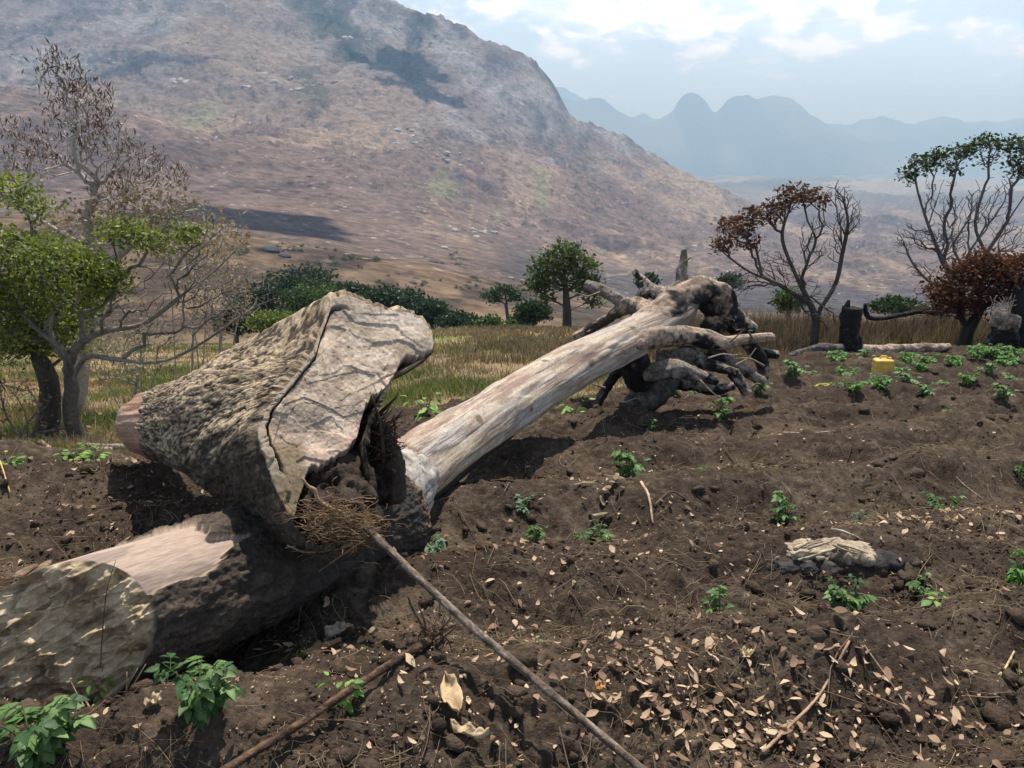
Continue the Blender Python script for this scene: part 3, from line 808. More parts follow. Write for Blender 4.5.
ln1 = sstep(.90, .97, 1 - np.abs(fbm(ang2 * 26, rad2 / 60, oct=3, seed=329)))
ln2 = sstep(.93, .98, 1 - np.abs(fbm(X_ / 26, Y_ / 26, oct=2, seed=330))) * sstep(-.1, .3, w1)
fcol = mixc(fcol, [0.07, 0.05, 0.04], np.clip(ln1 * .30 * sstep(0, .4, bl0) + ln2 * .8, 0, 1) * (1 - torn))
fcol = mixc(fcol, [0.12, 0.09, 0.07], np.clip(checks + checks2, 0, 1) * .45 * sstep(-.2, .3, bl0))
fcol = mixc(fcol, [0.13, 0.105, 0.06], sstep(312, 296, X_ - .10 * (Y_ - 450)) * sstep(430, 452, Y_ + .1 * (X_ - 280)) * .85)  # lower left wedge, dark greenish: its shade painted into the face colour
fcol = mixc(fcol, [0.13, 0.11, 0.09], np.exp(-(((X_ - 322) / 16) ** 2 + ((Y_ - 372) / 8) ** 2)) * sstep(-.3, .4, w1 + .5 * w3) * .9)
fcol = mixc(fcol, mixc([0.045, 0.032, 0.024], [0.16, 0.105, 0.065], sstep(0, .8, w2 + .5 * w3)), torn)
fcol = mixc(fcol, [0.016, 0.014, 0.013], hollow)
fcol = mixc(fcol, [0.30, 0.26, 0.205], barkring * .9)
fcol = mixc(fcol, [0.09, 0.07, 0.055], barkring * sstep(.72, .9, ridged(A_ * 16, RH * 4, oct=2, seed=324)))
fcol = mixc(fcol, [0.03, 0.025, 0.02], groove)
# body rings from the rear end to the face
cen = [P(136, 424, 5.72), P(140, 424, 5.62), P(154, 424, 5.30), P(184, 424, 4.85), P(218, 425, 4.4), P(254, 425, 3.98), P(291, 416, 3.62), FC]
rpx = [0.4, 22, 33, 37, 50, 70, 86, 100]
rad_ = [pix(r_, c_) for r_, c_ in zip(rpx, cen)]
axb = FC - cen[2]; axb /= np.linalg.norm(axb)
e1 = np.cross(axb, [0, 0, 1.0]); e1 /= np.linalg.norm(e1)
if e1[0] < 0: e1 = -e1
e2 = np.cross(e1, axb)
if e2[2] < 0: e2 = -e2
KB = 360
tt = np.linspace(0, 1, KB)[::-1]                  # 1 at the face, 0 at the rear
cpath = smooth_path(cen, 600); tq = np.linspace(0, 1, 600)
cp_ = np.stack([np.interp(tt, tq, cpath[:, i]) for i in range(3)], -1)
rp_ = np.interp(tt, np.linspace(0, 1, len(cen)), rad_)
w_ = sstep(0.62, 1.0, tt)
ring_c = np.cos(ang)[:, None] * e1 + np.sin(ang)[:, None] * e2
bpos = cp_[:, None, :] + (1 - w_)[:, None, None] * rp_[:, None, None] * ring_c[None] + (w_ * (0.93 + .07 * w_))[:, None, None] * (rim - FC)[None]
bn_ = (1 - w_)[:, None, None] * ring_c[None] + w_[:, None, None] * ((rim - FC) / np.linalg.norm(rim - FC, axis=1)[:, None])[None]
bn_ /= np.linalg.norm(bn_, axis=2)[..., None]
TT = np.repeat(tt[:, None], NS, 1); AA = np.repeat(ang[None], KB, 0)
bx_, by_ = np.cos(AA), np.sin(AA); LL = TT * 2.9
strip = sstep(.0, .015, TT - (.40 + .045 * fbm(bx_ * 1.5, by_ * 1.5, oct=3, seed=331)))   # 1 where bark remains
plate = ridged(bx_ * 5 + .3 * LL, by_ * 5, LL * 1.7, oct=4, seed=332)
f1, f2, cid = worley(LL * 9 + .5 * fbm(LL * 6, AA * 3, oct=2, seed=333), AA * 3.6 * 2, seed=334)
scal = fbm(bx_ * 14, by_ * 14, LL * 14, oct=4, seed=335, gain=.6)
cr1, cr2, crid = worley(AA * 5.2 + .6 * fbm(AA * 3, LL * 4, oct=3, seed=346), LL * 7 + .5 * fbm(AA * 4, LL * 5, oct=3, seed=347), seed=348)
crk = sstep(.16, .0, cr2 - cr1)
scal2 = fbm(bx_ * 34, by_ * 34, LL * 34, oct=3, seed=345, gain=.6)
bd = .028 * fbm(bx_ * 1.6, by_ * 1.6, LL * 1.2, oct=3, seed=336) + strip * (.030 + .010 * plate + .006 * scal + .0040 * scal2 - .007 * crk + .008 * (crid - .5)) + (1 - strip) * .004 * fbm(bx_ * 8, by_ * 8, LL * 2, oct=3, seed=337)
bpos = bpos + bn_ * (bd * sstep(1.0, .99, TT))[..., None]
bcol = mixc(np.broadcast_to(np.array([0.21, 0.175, 0.13]), TT.shape + (3,)), [0.45, 0.39, 0.295], sstep(-.1, .45, .45 * scal + .9 * scal2 + .2 * plate))
bcol = mixc(bcol, [0.045, 0.036, 0.028], sstep(.0, .22, -.6 * scal - .8 * scal2 - .2 * plate - .03) * .92)
bcol = mixc(bcol, [0.025, 0.02, 0.017], crk * .4)
bcol = mixc(bcol, bcol * .62, sstep(.5, .2, crid) * .6)
bcol = mixc(bcol, [0.10, 0.080, 0.062], sstep(.1, .5, fbm(bx_ * 3, by_ * 3, LL * 2, oct=4, seed=338)) * .55)
bcol = mixc(bcol, [0.030, 0.026, 0.024], sstep(.05, -.45, by_ + .35 * scal) * .85)  # underside darkened: painted shade along with some char
dcol = mixc(np.broadcast_to(np.array([0.30, 0.195, 0.155]), TT.shape + (3,)), [0.40, 0.29, 0.24], sstep(-.2, .5, fbm(bx_ * 2, by_ * 2, LL * 2, oct=4, seed=339)))
dcol = mixc(dcol, [0.15, 0.085, 0.055], sstep(.1, .7, fbm(bx_ * 9, by_ * 9, LL * 3, oct=4, seed=340)) * .6)
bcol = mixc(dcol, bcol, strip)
stump = empty('stump_section', tuple(G(150, 462)))
tag(stump, 'big barked stump section propped on the log, its cracked pale cut face tilted up', 'stump')
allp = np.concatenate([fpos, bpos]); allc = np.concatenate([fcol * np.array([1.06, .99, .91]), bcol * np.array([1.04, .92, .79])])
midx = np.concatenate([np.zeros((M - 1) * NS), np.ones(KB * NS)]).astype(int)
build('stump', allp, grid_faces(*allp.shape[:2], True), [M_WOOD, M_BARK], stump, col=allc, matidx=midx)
# torn wood hanging under the face and splinters beside it
def lump(name, c, r, parent, col, seed, mat=M_BARK, amp=.35, K=60, N=80, label=None):
    v = np.linspace(-PI / 2, PI / 2, K)[:, None]; p = (np.arange(N) * 2 * PI / N)[None]
    d = np.stack([np.cos(v) * np.cos(p), np.cos(v) * np.sin(p), np.sin(v) + 0 * p], -1)
    q = d * np.array(r)
    n = ridged(q[..., 0] / .12, q[..., 1] / .12, q[..., 2] / .3, oct=4, seed=seed) + .6 * fbm(q[..., 0] / .05, q[..., 1] / .05, q[..., 2] / .1, oct=3, seed=seed + 1)
    q = q * (1 + amp * n * .35)[..., None] + np.asarray(c)
    cc_ = mixc(np.broadcast_to(np.array(col), q.shape), np.array(col) * 2.6, sstep(0, .9, n))
    return build(name, q, grid_faces(K, N, True), mat, parent, col=cc_)
lump('torn_wood', P(338, 505, 3.18), (.17, .20, .17), stump, (0.022, 0.015, 0.011), 351, amp=1.1)
lump('torn_wood', P(372, 470, 3.55), (.13, .2, .15), stump, (0.022, 0.016, 0.012), 353, amp=1.1)
def splinter(a, b, w, rs, curl=.1):
    a, b = np.asarray(a), np.asarray(b); d = b - a
    perp = np.cross(d, rs.normal(size=3)); perp /= np.linalg.norm(perp) + 1e-9
    n = 7; pts = [a + d * i / (n - 1) + perp * math.sin(i / (n - 1) * PI) * curl * np.linalg.norm(d) * .5 + rs.normal(size=3) * w * .15 for i in range(n)]
    r = w * (1 - np.linspace(0, 1, n) ** 1.5 * .85)
    return (pts, r, 5)
rs = np.random.default_rng(5)
ch = []
for i in range(170):
    a = P(362 + rs.normal() * 12, 452 + rs.normal() * 18, 3.55 + rs.uniform(-.12, .1))
    ang_ = rs.uniform(-.5, .9); ln = rs.uniform(12, 42)
    b = P(362 + ln * math.cos(ang_) + rs.normal() * 8, 440 - ln * math.sin(ang_) * .5 + rs.normal() * 14, 3.5 + rs.uniform(-.1, .15))
    ch.append(splinter(a, b, rs.uniform(.004, .013), rs))
for (a, b, w) in [((366, 432, 3.6), (402, 416, 3.55), .014), ((360, 440, 3.5), (398, 428, 3.5), .012), ((365, 425, 3.6), (388, 412, 3.62), .015), ((372, 448, 3.6), (392, 452, 3.7), .012), ((375, 460, 3.6), (396, 444, 3.7), .010)]:
    ch.append(splinter(P(*a), P(*b), w, rs, .04))
V, Fc, al, rd = tubes(ch)
vc = np.broadcast_to(np.array([.075, .05, .036]), V.shape) * (0.6 + 1.0 * vnoise(V[:, 0] * 25, V[:, 1] * 25, V[:, 2] * 25, 3)[:, None] * .5 + .3)
build('splinters', V, Fc, M_TWIG, stump, col=np.clip(vc, .01, 1))
# ---- root tuft -------------------------------------------------------------
ch = []
for i in range(430):
    c = np.array([338 + rs.normal() * 17, 527 + rs.normal() * 11]); Yc = 2.93 + rs.normal() * .05
    th = rs.uniform(0, 2 * PI); ln = rs.uniform(14, 46); pts = []
    bend = rs.normal() * 1.6; dy = rs.normal() * .05
    for k in range(8):
        f = k / 7 - .5; a = th + bend * f
        pts.append(P(c[0] + math.cos(a) * ln * f * 1.3 + rs.normal() * 1.0, c[1] + math.sin(a) * ln * f * .62 + rs.normal() * 1.0, Yc + dy * f * 2))
    ch.append((smooth_path(pts, 12), np.full(12, rs.uniform(.0007, .0020)), 3))
for (pp, w) in [([(287, 545), (305, 552), (330, 550), (350, 545)], .006), ([(285, 548), (300, 545), (318, 540)], .004), ([(318, 572), (335, 560), (352, 548), (365, 540)], .004), ([(292, 520), (310, 528), (330, 530), (350, 538)], .004),
                ([(302, 478), (308, 486), (315, 490), (318, 500), (330, 508), (338, 518)], .010), ([(330, 508), (342, 512), (352, 524)], .007), ([(300, 500), (315, 510), (335, 512)], .003)]:
    pts = smooth_path([P(a, b, 2.90) for a, b in pp], 16)
    ch.append((pts, np.linspace(w * .55, w, 16), 6))
V, Fc, al, rd = tubes(ch)
vc = mixc(np.broadcast_to(np.array([.17, .105, .058]), V.shape), [.36, .25, .15], rng.random(len(V)) * .5 + .4 * (rd > .003))
tuft = build('root_tuft', V, Fc, M_TWIG, None, col=vc, origin=P(338, 545, 2.93))
tag(tuft, 'tangled tuft of fine brown roots hanging under the pale cut face', 'roots')

# ---- poles -----------------------------------------------------------------
def limb(name, pts, rad, parent, colfn, K=80, N=20, seed=0, amp=.12, fr=1.0, mat=M_BARK, **kw):
    path = smooth_path(pts, K); R = np.interp(np.linspace(0, 1, K), np.linspace(0, 1, len(rad)), rad)
    t = np.gradient(path, axis=0); t /= np.linalg.norm(t, axis=1)[:, None]
    v = np.cross(t[0], [0.13, 0.21, 1.0]); v /= np.linalg.norm(v); nn = []
    for i in range(K):
        v = v - t[i] * (v @ t[i]); v /= np.linalg.norm(v); nn.append(v)
    nn = np.array(nn); bb = np.cross(t, nn); ph = np.arange(N) * 2 * PI / N
    d = np.cos(ph)[None, :, None] * nn[:, None] + np.sin(ph)[None, :, None] * bb[:, None]
    L = np.concatenate([[0], np.cumsum(np.linalg.norm(np.diff(path, axis=0), axis=1))])
    S_ = np.repeat(L[:, None], N, 1); PH_ = np.repeat(ph[None], K, 0)
    rm = float(np.max(R))
    n = fbm(np.cos(PH_) * 1.2 * fr, np.sin(PH_) * 1.2 * fr, S_ / rm * .5 * fr, oct=4, seed=seed) + .30 * ridged(np.cos(PH_) * 3.5, np.sin(PH_) * 3.5, S_ / rm * .7, oct=3, seed=seed + 3) - .1
    n5 = ridged(np.cos(PH_) * 3.2, np.sin(PH_) * 3.2, S_ / rm * 1.6, oct=4, seed=seed + 9)
    e_ = np.linspace(0, 1, K)[:, None]; jag = 1 - .55 * sstep(.985, 1.0, e_) * (.5 + .5 * vnoise(PH_ * 2.2, 0.0, seed=seed))
    q = path[:, None] + d * (R[:, None] * (1 + amp * n + amp * .38 * n5) * jag)[..., None]
    c = colfn(S_ / L[-1], PH_, q, n, d)
    c = mixc(c, c * .35, sstep(.25, .75, n5 * .8 + .2) * .65)
    fz = fbm(q[..., 0] * 40, q[..., 1] * 40, q[..., 2] * 40, oct=3, seed=545); c = c * (1 + .35 * fz)[..., None].clip(.4, 1.6)
    q = np.concatenate([path[None, :1] + 0 * q[:1], q, path[None, -1:] + 0 * q[:1]]); c = np.concatenate([c[:1], c, c[-1:]])
    return build(name, q, grid_faces(K + 2, N, True), mat, parent, col=c, **kw)
def pole_col(a, b):
    def f(s, ph, q, n, d):
        return mixc(np.broadcast_to(np.array(a), q.shape), b, sstep(-.4, .6, n + .6 * fbm(np.cos(ph) * 2, s * 9, oct=3, seed=77)))
    return f
g1 = G(640, 768)
e_ = P(640, 768, g1[1] + .02); 
st1 = limb('digging_pole', [P(364, 524, 2.96), P(375, 536, 2.88), P(455, 612, 2.48), P(545, 688, 2.15), P(640, 768, 1.86), P(690, 808, 1.74)], [.0155, .016, .0145, .0135, .0125, .012], None, pole_col([.11, .08, .06], [.25, .195, .15]), K=160, N=16, seed=401, amp=.10, fr=.8, origin=tuple(P(690, 808, 1.74)))
tag(st1, 'long smooth straight pole leaning from the root tuft to the bottom edge', 'pole')
hd = P(437, 632, 2.62)
st2 = empty('rooted_stick', tuple(hd)); tag(st2, 'dark stick with a rooted forked head lying in the shadow of the stump', 'stick')
limb('shaft', [P(428, 641, 2.56), P(405, 655, 2.43), P(350, 690, 2.18), P(290, 730, 2.00), P(222, 772, 1.79), P(170, 806, 1.66)], [.017, .0145, .0135, .0135, .0125, .012], st2, pole_col([.05, .03, .02], [.14, .085, .05]), K=140, N=14, seed=403, amp=.12, fr=.8)
ch = []
for (pp, w) in [([(424, 645), (434, 636), (444, 630), (456, 624)], .012), ([(430, 640), (436, 648), (442, 640), (450, 632), (457, 626)], .007), ([(428, 640), (420, 622), (412, 608), (408, 596)], .008), ([(428, 640), (424, 620), (418, 604)], .006), ([(440, 634), (448, 640), (452, 652)], .005), ([(436, 640), (436, 656), (432, 668)], .004), ([(440, 630), (450, 618), (448, 608)], .004)]:
    ch.append((smooth_path([P(a, b, 2.62) for a, b in pp], 12), np.linspace(w, w * .45, 12), 7))
for i in range(60):
    a = np.array([430 + rs.normal() * 8, 634 + rs.normal() * 7]); b = a + rs.normal(size=2) * np.array([12, 10])
    ch.append((smooth_path([P(*a, 2.62), P(*(a + b) / 2 + 0 * a, 2.62) if False else P((a[0] + b[0]) / 2 + rs.normal() * 3, (a[1] + b[1]) / 2 + rs.normal() * 3, 2.62 + rs.normal() * .02), P(*b, 2.62 + rs.normal() * .03)], 7), np.full(7, rs.uniform(.001, .0025)), 3))
V, Fc, al, rd = tubes(ch)
build('roots', V, Fc, M_TWIG, st2, col=mixc(np.broadcast_to(np.array([.07, .045, .03]), V.shape), [.17, .11, .07], rng.random(len(V))))

# ---- long fallen trunk ------------------------------------------------------
fallen = empty('fallen_tree', tuple(G(640, 412)))
tag(fallen, 'long smooth debarked trunk sloping up to its tangle of burnt branches', 'fallen tree')
tp = [P(358, 514, 4.05), P(388, 491, 4.38), P(424, 466, 4.75), P(489, 420, 5.6), P(532, 391, 6.2), P(575, 366, 6.8), P(618, 345, 7.4), P(660, 325, 7.9), P(682, 313, 8.2), P(694, 305, 8.35)]
trr = [.25, .25, .236, .214, .208, .20, .195, .185, .15, .06]
axt = tp[3] - tp[0]; axt /= np.linalg.norm(axt)
def tr_disp(S, PH, pos):
    a, b = cphi(PH)
    return .014 * fbm(a * 1.3, b * 1.3, S * 1.1, oct=3, seed=501) + .004 * fbm(a * 6, b * 6, S * 2, oct=3, seed=502) + .010 * sstep(.3, .8, fbm(a * 2, b * 2, S * 2.6, oct=2, seed=503)) - .006 * np.maximum(ridged(a * 5, b * 5, S * .55, oct=2, seed=504) - .8, 0) * 5
pos, S, PH, nr = make_log(tp, trr, 700, 260, plane0=(P(392, 486, 4.42), -axt + np.array([0, 0, .15])), disp=tr_disp)
a_, b_ = cphi(PH)
p1 = fbm(a_ * 1.6, b_ * 1.6, S * 1.5, oct=5, seed=511, gain=.6); p2 = .75 * fbm(a_ * 9, b_ * 9, S * 3.2, oct=5, seed=512, gain=.6); p3 = fbm(a_ * 3, b_ * 3, S * 1.0, oct=4, seed=513)
p4 = fbm(a_ * 5, b_ * 5, S * 7, oct=4, seed=514)
c = mixc(np.broadcast_to(np.array([0.41, 0.335, 0.26]), S.shape + (3,)), [0.53, 0.44, 0.34], sstep(0, .6, p1 + .2 * p2))
c = mixc(c, [0.30, 0.185, 0.13], sstep(.12, .5, p3 + .35 * p4) * .75)
c = mixc(c, [0.52, 0.45, 0.31], sstep(.35, .7, fbm(a_ * 2, b_ * 2, S * 2.4, oct=4, seed=515)) * .5)
c = mixc(c, [0.36, 0.345, 0.33], sstep(.1, .55, fbm(a_ * 2, b_ * 2, S * 1.1, oct=4, seed=516) + .2 * p2) * .65)
m1 = fbm(a_ * 3.2, b_ * 3.2, S * 4.2, oct=5, seed=531, gain=.62); m2 = fbm(a_ * 7, b_ * 7, S * 8, oct=4, seed=532, gain=.6)
c = mixc(c, [0.255, 0.205, 0.165], sstep(.05, .45, m1) * .62)
c = mixc(c, [0.50, 0.435, 0.35], sstep(.15, .5, -m1 + .3 * m2) * .55)
c = mixc(c, [0.30, 0.19, 0.14], sstep(.2, .55, m2 + .3 * m1) * .55)
crk2 = sstep(.90, .985, 1 - np.abs(fbm(a_ * 6, b_ * 6, S * .9, oct=3, seed=533)))
c = mixc(c, [0.10, 0.075, 0.06], crk2 * sstep(-.1, .3, fbm(a_ * 2, b_ * 2, S * 1.4, oct=2, seed=534)) * .75)
for (ks, kp, kr) in [(1.3, .9, .045), (2.6, 1.5, .035), (3.1, .35, .05), (4.0, 1.0, .04), (2.0, .1, .03)]:
    kd = np.hypot((S - ks), (PH - kp) * .21) / kr
    c = mixc(c, [0.12, 0.08, 0.06], sstep(1.2, .6, kd + .3 * m2) * .85)
c = mixc(c, [0.24, 0.18, 0.14], sstep(.25, .6, p4 + .3 * p2) * .45)
c = mixc(c, [0.17, 0.125, 0.10], sstep(.45, .8, p2) * .6)
# scorched bark strip left on the lower flank near the lower end
flank = np.abs(np.mod(PH - (-.72) + PI, 2 * PI) - PI)
Lt = S.max(); S0 = S[0].min(); S = S - S0 * 1.0; Lt = S.max()
bw = .55 * sstep(1.95, .6, S) + .07 * fbm(S * 5, a_ * 0 + .5, oct=3, seed=517)
char = sstep(.03, -.03, flank - bw) * sstep(2.0, 1.7, S)
c = mixc(c, [0.15, 0.09, 0.055], sstep(.22, .12, S + .05 * p1))
c = mixc(c, [0.022, 0.02, 0.02], char)
c = mixc(c, [0.42, 0.26, 0.14], np.exp(-((flank - bw) / .05) ** 2) * sstep(2.0, 1.7, S) * .7)
c = mixc(c, mixc([0.12, 0.09, 0.075], [0.04, 0.035, 0.032], sstep(-.2, .3, p4)), sstep(Lt - 1.0, Lt - .55, S + .25 * p1) * .8)
cpos_, rho_ = cap_rows(pos[0], 40, -axt, lambda p, r: .05 * ridged(p[..., 0] * 9, p[..., 2] * 9, p[..., 1] * 9, oct=3, seed=518) - .06)
ccap = mixc(np.broadcast_to(np.array([.22, .15, .10]), cpos_.shape), [.06, .04, .03], sstep(-.2, .5, fbm(cpos_[..., 0] * 20, cpos_[..., 2] * 20, oct=3, seed=519)))
allp = np.concatenate([cpos_, pos]); allc = np.concatenate([ccap, c])
uvt = np.concatenate([np.stack([cpos_[..., 0], cpos_[..., 2]], -1), cyl_uv(S, PH)])
allc = allc * .86
build('trunk', allp, grid_faces(*allp.shape[:2], True), M_TRUNK, fallen, col=allc, uv=uvt)
# torn pale shell round the lower end
KS, NSH = 70, 150
ph = np.linspace(-1.35, 2.15, NSH); sv = np.linspace(0, 1, KS)
c0 = tp[1]; sd = np.cross(axt, [0, 0, 1.0]); sd /= np.linalg.norm(sd); up_ = np.cross(sd, axt)
lo = -.22 + .05 * fbm(ph * 4, 0.0, oct=4, seed=521, gain=.65) + .16 * sstep(1.0, 2.15, ph); hi_ = .14 + .035 * fbm(ph * 5, 1.0, oct=4, seed=522, gain=.65) + .05 * np.sin(ph * 2 + .5)
sgrid = lo[None] + (hi_ - lo)[None] * sv[:, None]
rs_ = .262 + .055 * (1 - sv[:, None]) ** 1.6 - .010 * sv[:, None] ** 3 + .012 * fbm(ph[None] * 3, sgrid * 6, oct=3, seed=523) - .012 * sstep(.05, .15, sgrid)
shell = c0 + axt * sgrid[..., None] + rs_[..., None] * (np.cos(ph)[None, :, None] * sd + np.sin(ph)[None, :, None] * up_)
cs = mixc(np.broadcast_to(np.array([.25, .225, .195]), shell.shape), [.38, .34, .295], sstep(-.3, .5, fbm(ph[None] * 5, sgrid * 16, oct=5, seed=524)))
cs = mixc(cs, [.09, .07, .055], sstep(.45, .8, ridged(ph[None] * 3, sgrid * 14, oct=3, seed=525)) * .8)
sh = build('torn_shell', shell, grid_faces(KS, NSH), M_WOOD, fallen, col=cs)
sm_ = sh.modifiers.new('thick', 'SOLIDIFY'); sm_.thickness = 0.018; sm_.offset = -1

# burnt branch tangle
def char_col(light, dark, f=0.0, up=.35, redge=0.0):
    def fn(s, ph, q, n, d):
        m = fbm(q[..., 0] * 3.5, q[..., 1] * 3.5, q[..., 2] * 3.5, oct=4, seed=541)
        fine = fbm(q[..., 0] * 22, q[..., 1] * 22, q[..., 2] * 22, oct=3, seed=542)
        c = mixc(np.broadcast_to(np.array(light), q.shape), np.array(light) * .55, sstep(-.2, .6, fine))
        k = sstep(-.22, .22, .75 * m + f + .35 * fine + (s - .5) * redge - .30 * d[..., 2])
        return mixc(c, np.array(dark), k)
    return fn
LT, GY, RD, BK = [.42, .34, .27], [.25, .21, .175], [.40, .295, .22], [.022, .02, .02]
def br(pts, rad, col, seed, amp=.26, K=110, N=34, fr=1.1, lab=None):
    P3 = [P(x, y, Y) for x, y, Y in pts]
    rr_ = [pix(r, p) for r, p in zip(rad, P3)]
    o = limb('branch', P3, rr_, fallen, col, K=K, N=N, seed=seed, amp=amp, fr=fr)
    if lab: o['label'] = lab
    return o
br([(606, 351, 7.15), (622, 342, 7.4), (640, 330, 7.7), (655, 319, 7.9), (672, 305, 8.15), (690, 292, 8.35), (707, 290, 8.5), (720, 298, 8.6), (722, 312, 8.65), (714, 324, 8.6), (703, 330, 8.5)], [3, 8, 13, 16, 15, 13, 12, 12, 12.5, 11, 6], char_col(RD, BK, -.25, redge=1.1), 551, K=120, N=40, lab='thick arched limb, reddish then charred black')
br([(706, 300, 8.5), (722, 314, 8.7), (735, 324, 8.75), (745, 334, 8.7), (752, 345, 8.65), (760, 356, 8.6), (764, 368, 8.55), (764, 379, 8.5)], [10, 12, 11, 9, 8, 7, 5.5, 5], char_col(GY, BK, .35), 552, K=110, N=32, lab='charred black limb bending down to the ground')
br([(727, 322, 8.8), (733, 308, 8.85), (731, 296, 8.9)], [9, 7, 6], char_col(LT, BK, -.1), 553)
br([(728, 316, 8.65), (742, 324, 8.6), (754, 330, 8.6)], [11, 9, 6], char_col(LT, BK, .05), 554)
br([(756, 352, 8.65), (768, 354, 8.6), (778, 355, 8.6)], [5, 4.5, 4.5], char_col(GY, BK, .2), 555)
br([(600, 355, 7.05), (620, 348, 7.25), (638, 341, 7.45), (655, 336, 7.65), (672, 336, 7.8), (691, 337, 7.85), (708, 340, 7.9), (725, 343, 7.9), (740, 340, 7.95), (758, 338, 8.0), (774, 337, 8.05)], [3, 8, 11, 12, 11, 9, 9, 6.2, 5.2, 4.8, 4.6], char_col(RD, BK, -.45, redge=.3), 556, K=120, N=32, amp=.18, lab='long bare reddish limb pointing right')
br([(652, 318, 8.0), (640, 308, 8.3), (625, 307, 8.5), (607, 319, 8.7), (592, 328, 8.8), (575, 338, 8.9)], [9, 9, 7, 5, 5, 4.5], char_col(RD, [.10, .075, .06], .0), 557, K=90, lab='brown limb bending down behind the trunk')
br([(630, 306, 8.5), (612, 296, 8.6), (598, 289, 8.7), (586, 284, 8.8)], [6.5, 6, 5.5, 4.5], char_col(GY, [.13, .10, .08], -.2), 558)
br([(668, 306, 8.2), (672, 296, 8.4), (681, 285, 8.5), (681, 272, 8.55), (684, 260, 8.6), (684, 249, 8.6)], [9, 8, 7, 5, 3.6, 2.8], char_col(GY, [.18, .15, .12], -.3), 559, K=80, lab='upright pointed dead limb')
br([(676, 296, 8.45), (663, 296, 8.5), (652, 290, 8.6), (642, 280, 8.7), (633, 270, 8.75)], [8, 8, 6, 4, 2.5], char_col(LT, BK, -.15), 560, K=80)
br([(664, 298, 8.6), (652, 292, 8.6), (644, 294, 8.6), (638, 304, 8.65)], [7, 6.5, 6, 5], char_col(GY, BK, .4), 561)
br([(630, 350, 7.6), (636, 364, 7.7), (640, 376, 7.8), (646, 384, 7.85), (655, 392, 7.9)], [13, 14, 14, 11, 8], char_col(GY, BK, .6), 562, K=70, N=30, lab='charred black stub under the trunk')
br([(628, 366, 7.8), (616, 373, 7.9), (607, 387, 7.9), (600, 400, 7.85), (596, 413, 7.8)], [6, 5.5, 4.5, 4, 3.5], char_col(GY, BK, .6), 563)
br([(668, 374, 8.0), (656, 390, 7.9), (642, 402, 7.8), (628, 414, 7.7)], [14, 15, 14, 10], char_col([.16, .14, .125], [.06, .055, .05], 0), 564, K=70, N=32, amp=.3, lab='grey slab-like root end resting on the soil')
br([(645, 376, 7.6), (658, 372, 7.55), (677, 370, 7.5), (698, 375, 7.5), (718, 381, 7.5)], [8, 10, 9, 6, 3.5], char_col(GY, BK, -.25), 565, K=80, N=28, amp=.3, lab='knobbly grey limb with a flat top')
br([(656, 358, 8.0), (672, 358, 7.95), (688, 356, 7.9), (708, 364, 7.8), (726, 370, 7.75), (738, 374, 7.7)], [6, 8, 8.5, 7, 5, 4], char_col(GY, BK, -.1), 566, K=90, N=28, amp=.3)
br([(733, 372, 7.75), (740, 382, 7.7), (748, 394, 7.65)], [6, 5.5, 5], char_col(GY, BK, -.3), 567)
br([(680, 346, 8.3), (705, 352, 8.35), (722, 358, 8.4), (740, 368, 8.4), (752, 376, 8.4), (764, 382, 8.4)], [7, 8, 7, 5.5, 5, 5], char_col(GY, BK, .15), 568, K=80)
br([(670, 380, 8.1), (695, 385, 8.1), (715, 389, 8.1), (735, 386, 8.1)], [7, 6.5, 5.5, 4], char_col(GY, BK, .1), 569)
br([(690, 330, 8.5), (690, 350, 8.4), (686, 370, 8.3), (684, 390, 8.2)], [11, 10, 9, 7], char_col(GY, BK, .5), 570)
rs = np.random.default_rng(77)
for i in range(16):
    x0, y0 = [(684, 262), (640, 282), (600, 292), (752, 338), (730, 342), (764, 366), (745, 330), (660, 374), (716, 380), (735, 374), (752, 388), (690, 372), (605, 388), (726, 318), (590, 330), (700, 290)][i]
    a_, b_ = rs.normal() * 13, rs.uniform(-14, 5); Yt = 7.55 if y0 > 335 else 8.5
    V, Fc, al, rd = tubes([(smooth_path([P(x0, y0, Yt), P(x0 + a_ * .5 + rs.normal() * 2, y0 + b_ * .6 + rs.normal() * 2, Yt - .05), P(x0 + a_, y0 + b_, Yt - .1)], 8), np.linspace(.014, .004, 8), 5)])
    build('snapped_twig', V, Fc, M_TWIG, fallen, col=np.broadcast_to(np.array([.20, .155, .115]), V.shape))
for pp in [[(708, 358), (722, 354), (732, 355), (742, 354)], [(735, 365), (748, 358), (756, 348)], [(700, 380), (712, 392), (722, 398)], [(610, 395), (622, 402), (636, 398)]]:
    V, Fc, al, rd = tubes([(smooth_path([P(a, b, 7.4) for a, b in pp], 14), np.linspace(.010, .004, 14), 5)])
    build('twig', V, Fc, M_TWIG, fallen, col=np.broadcast_to(np.array([.36, .29, .22]), V.shape))
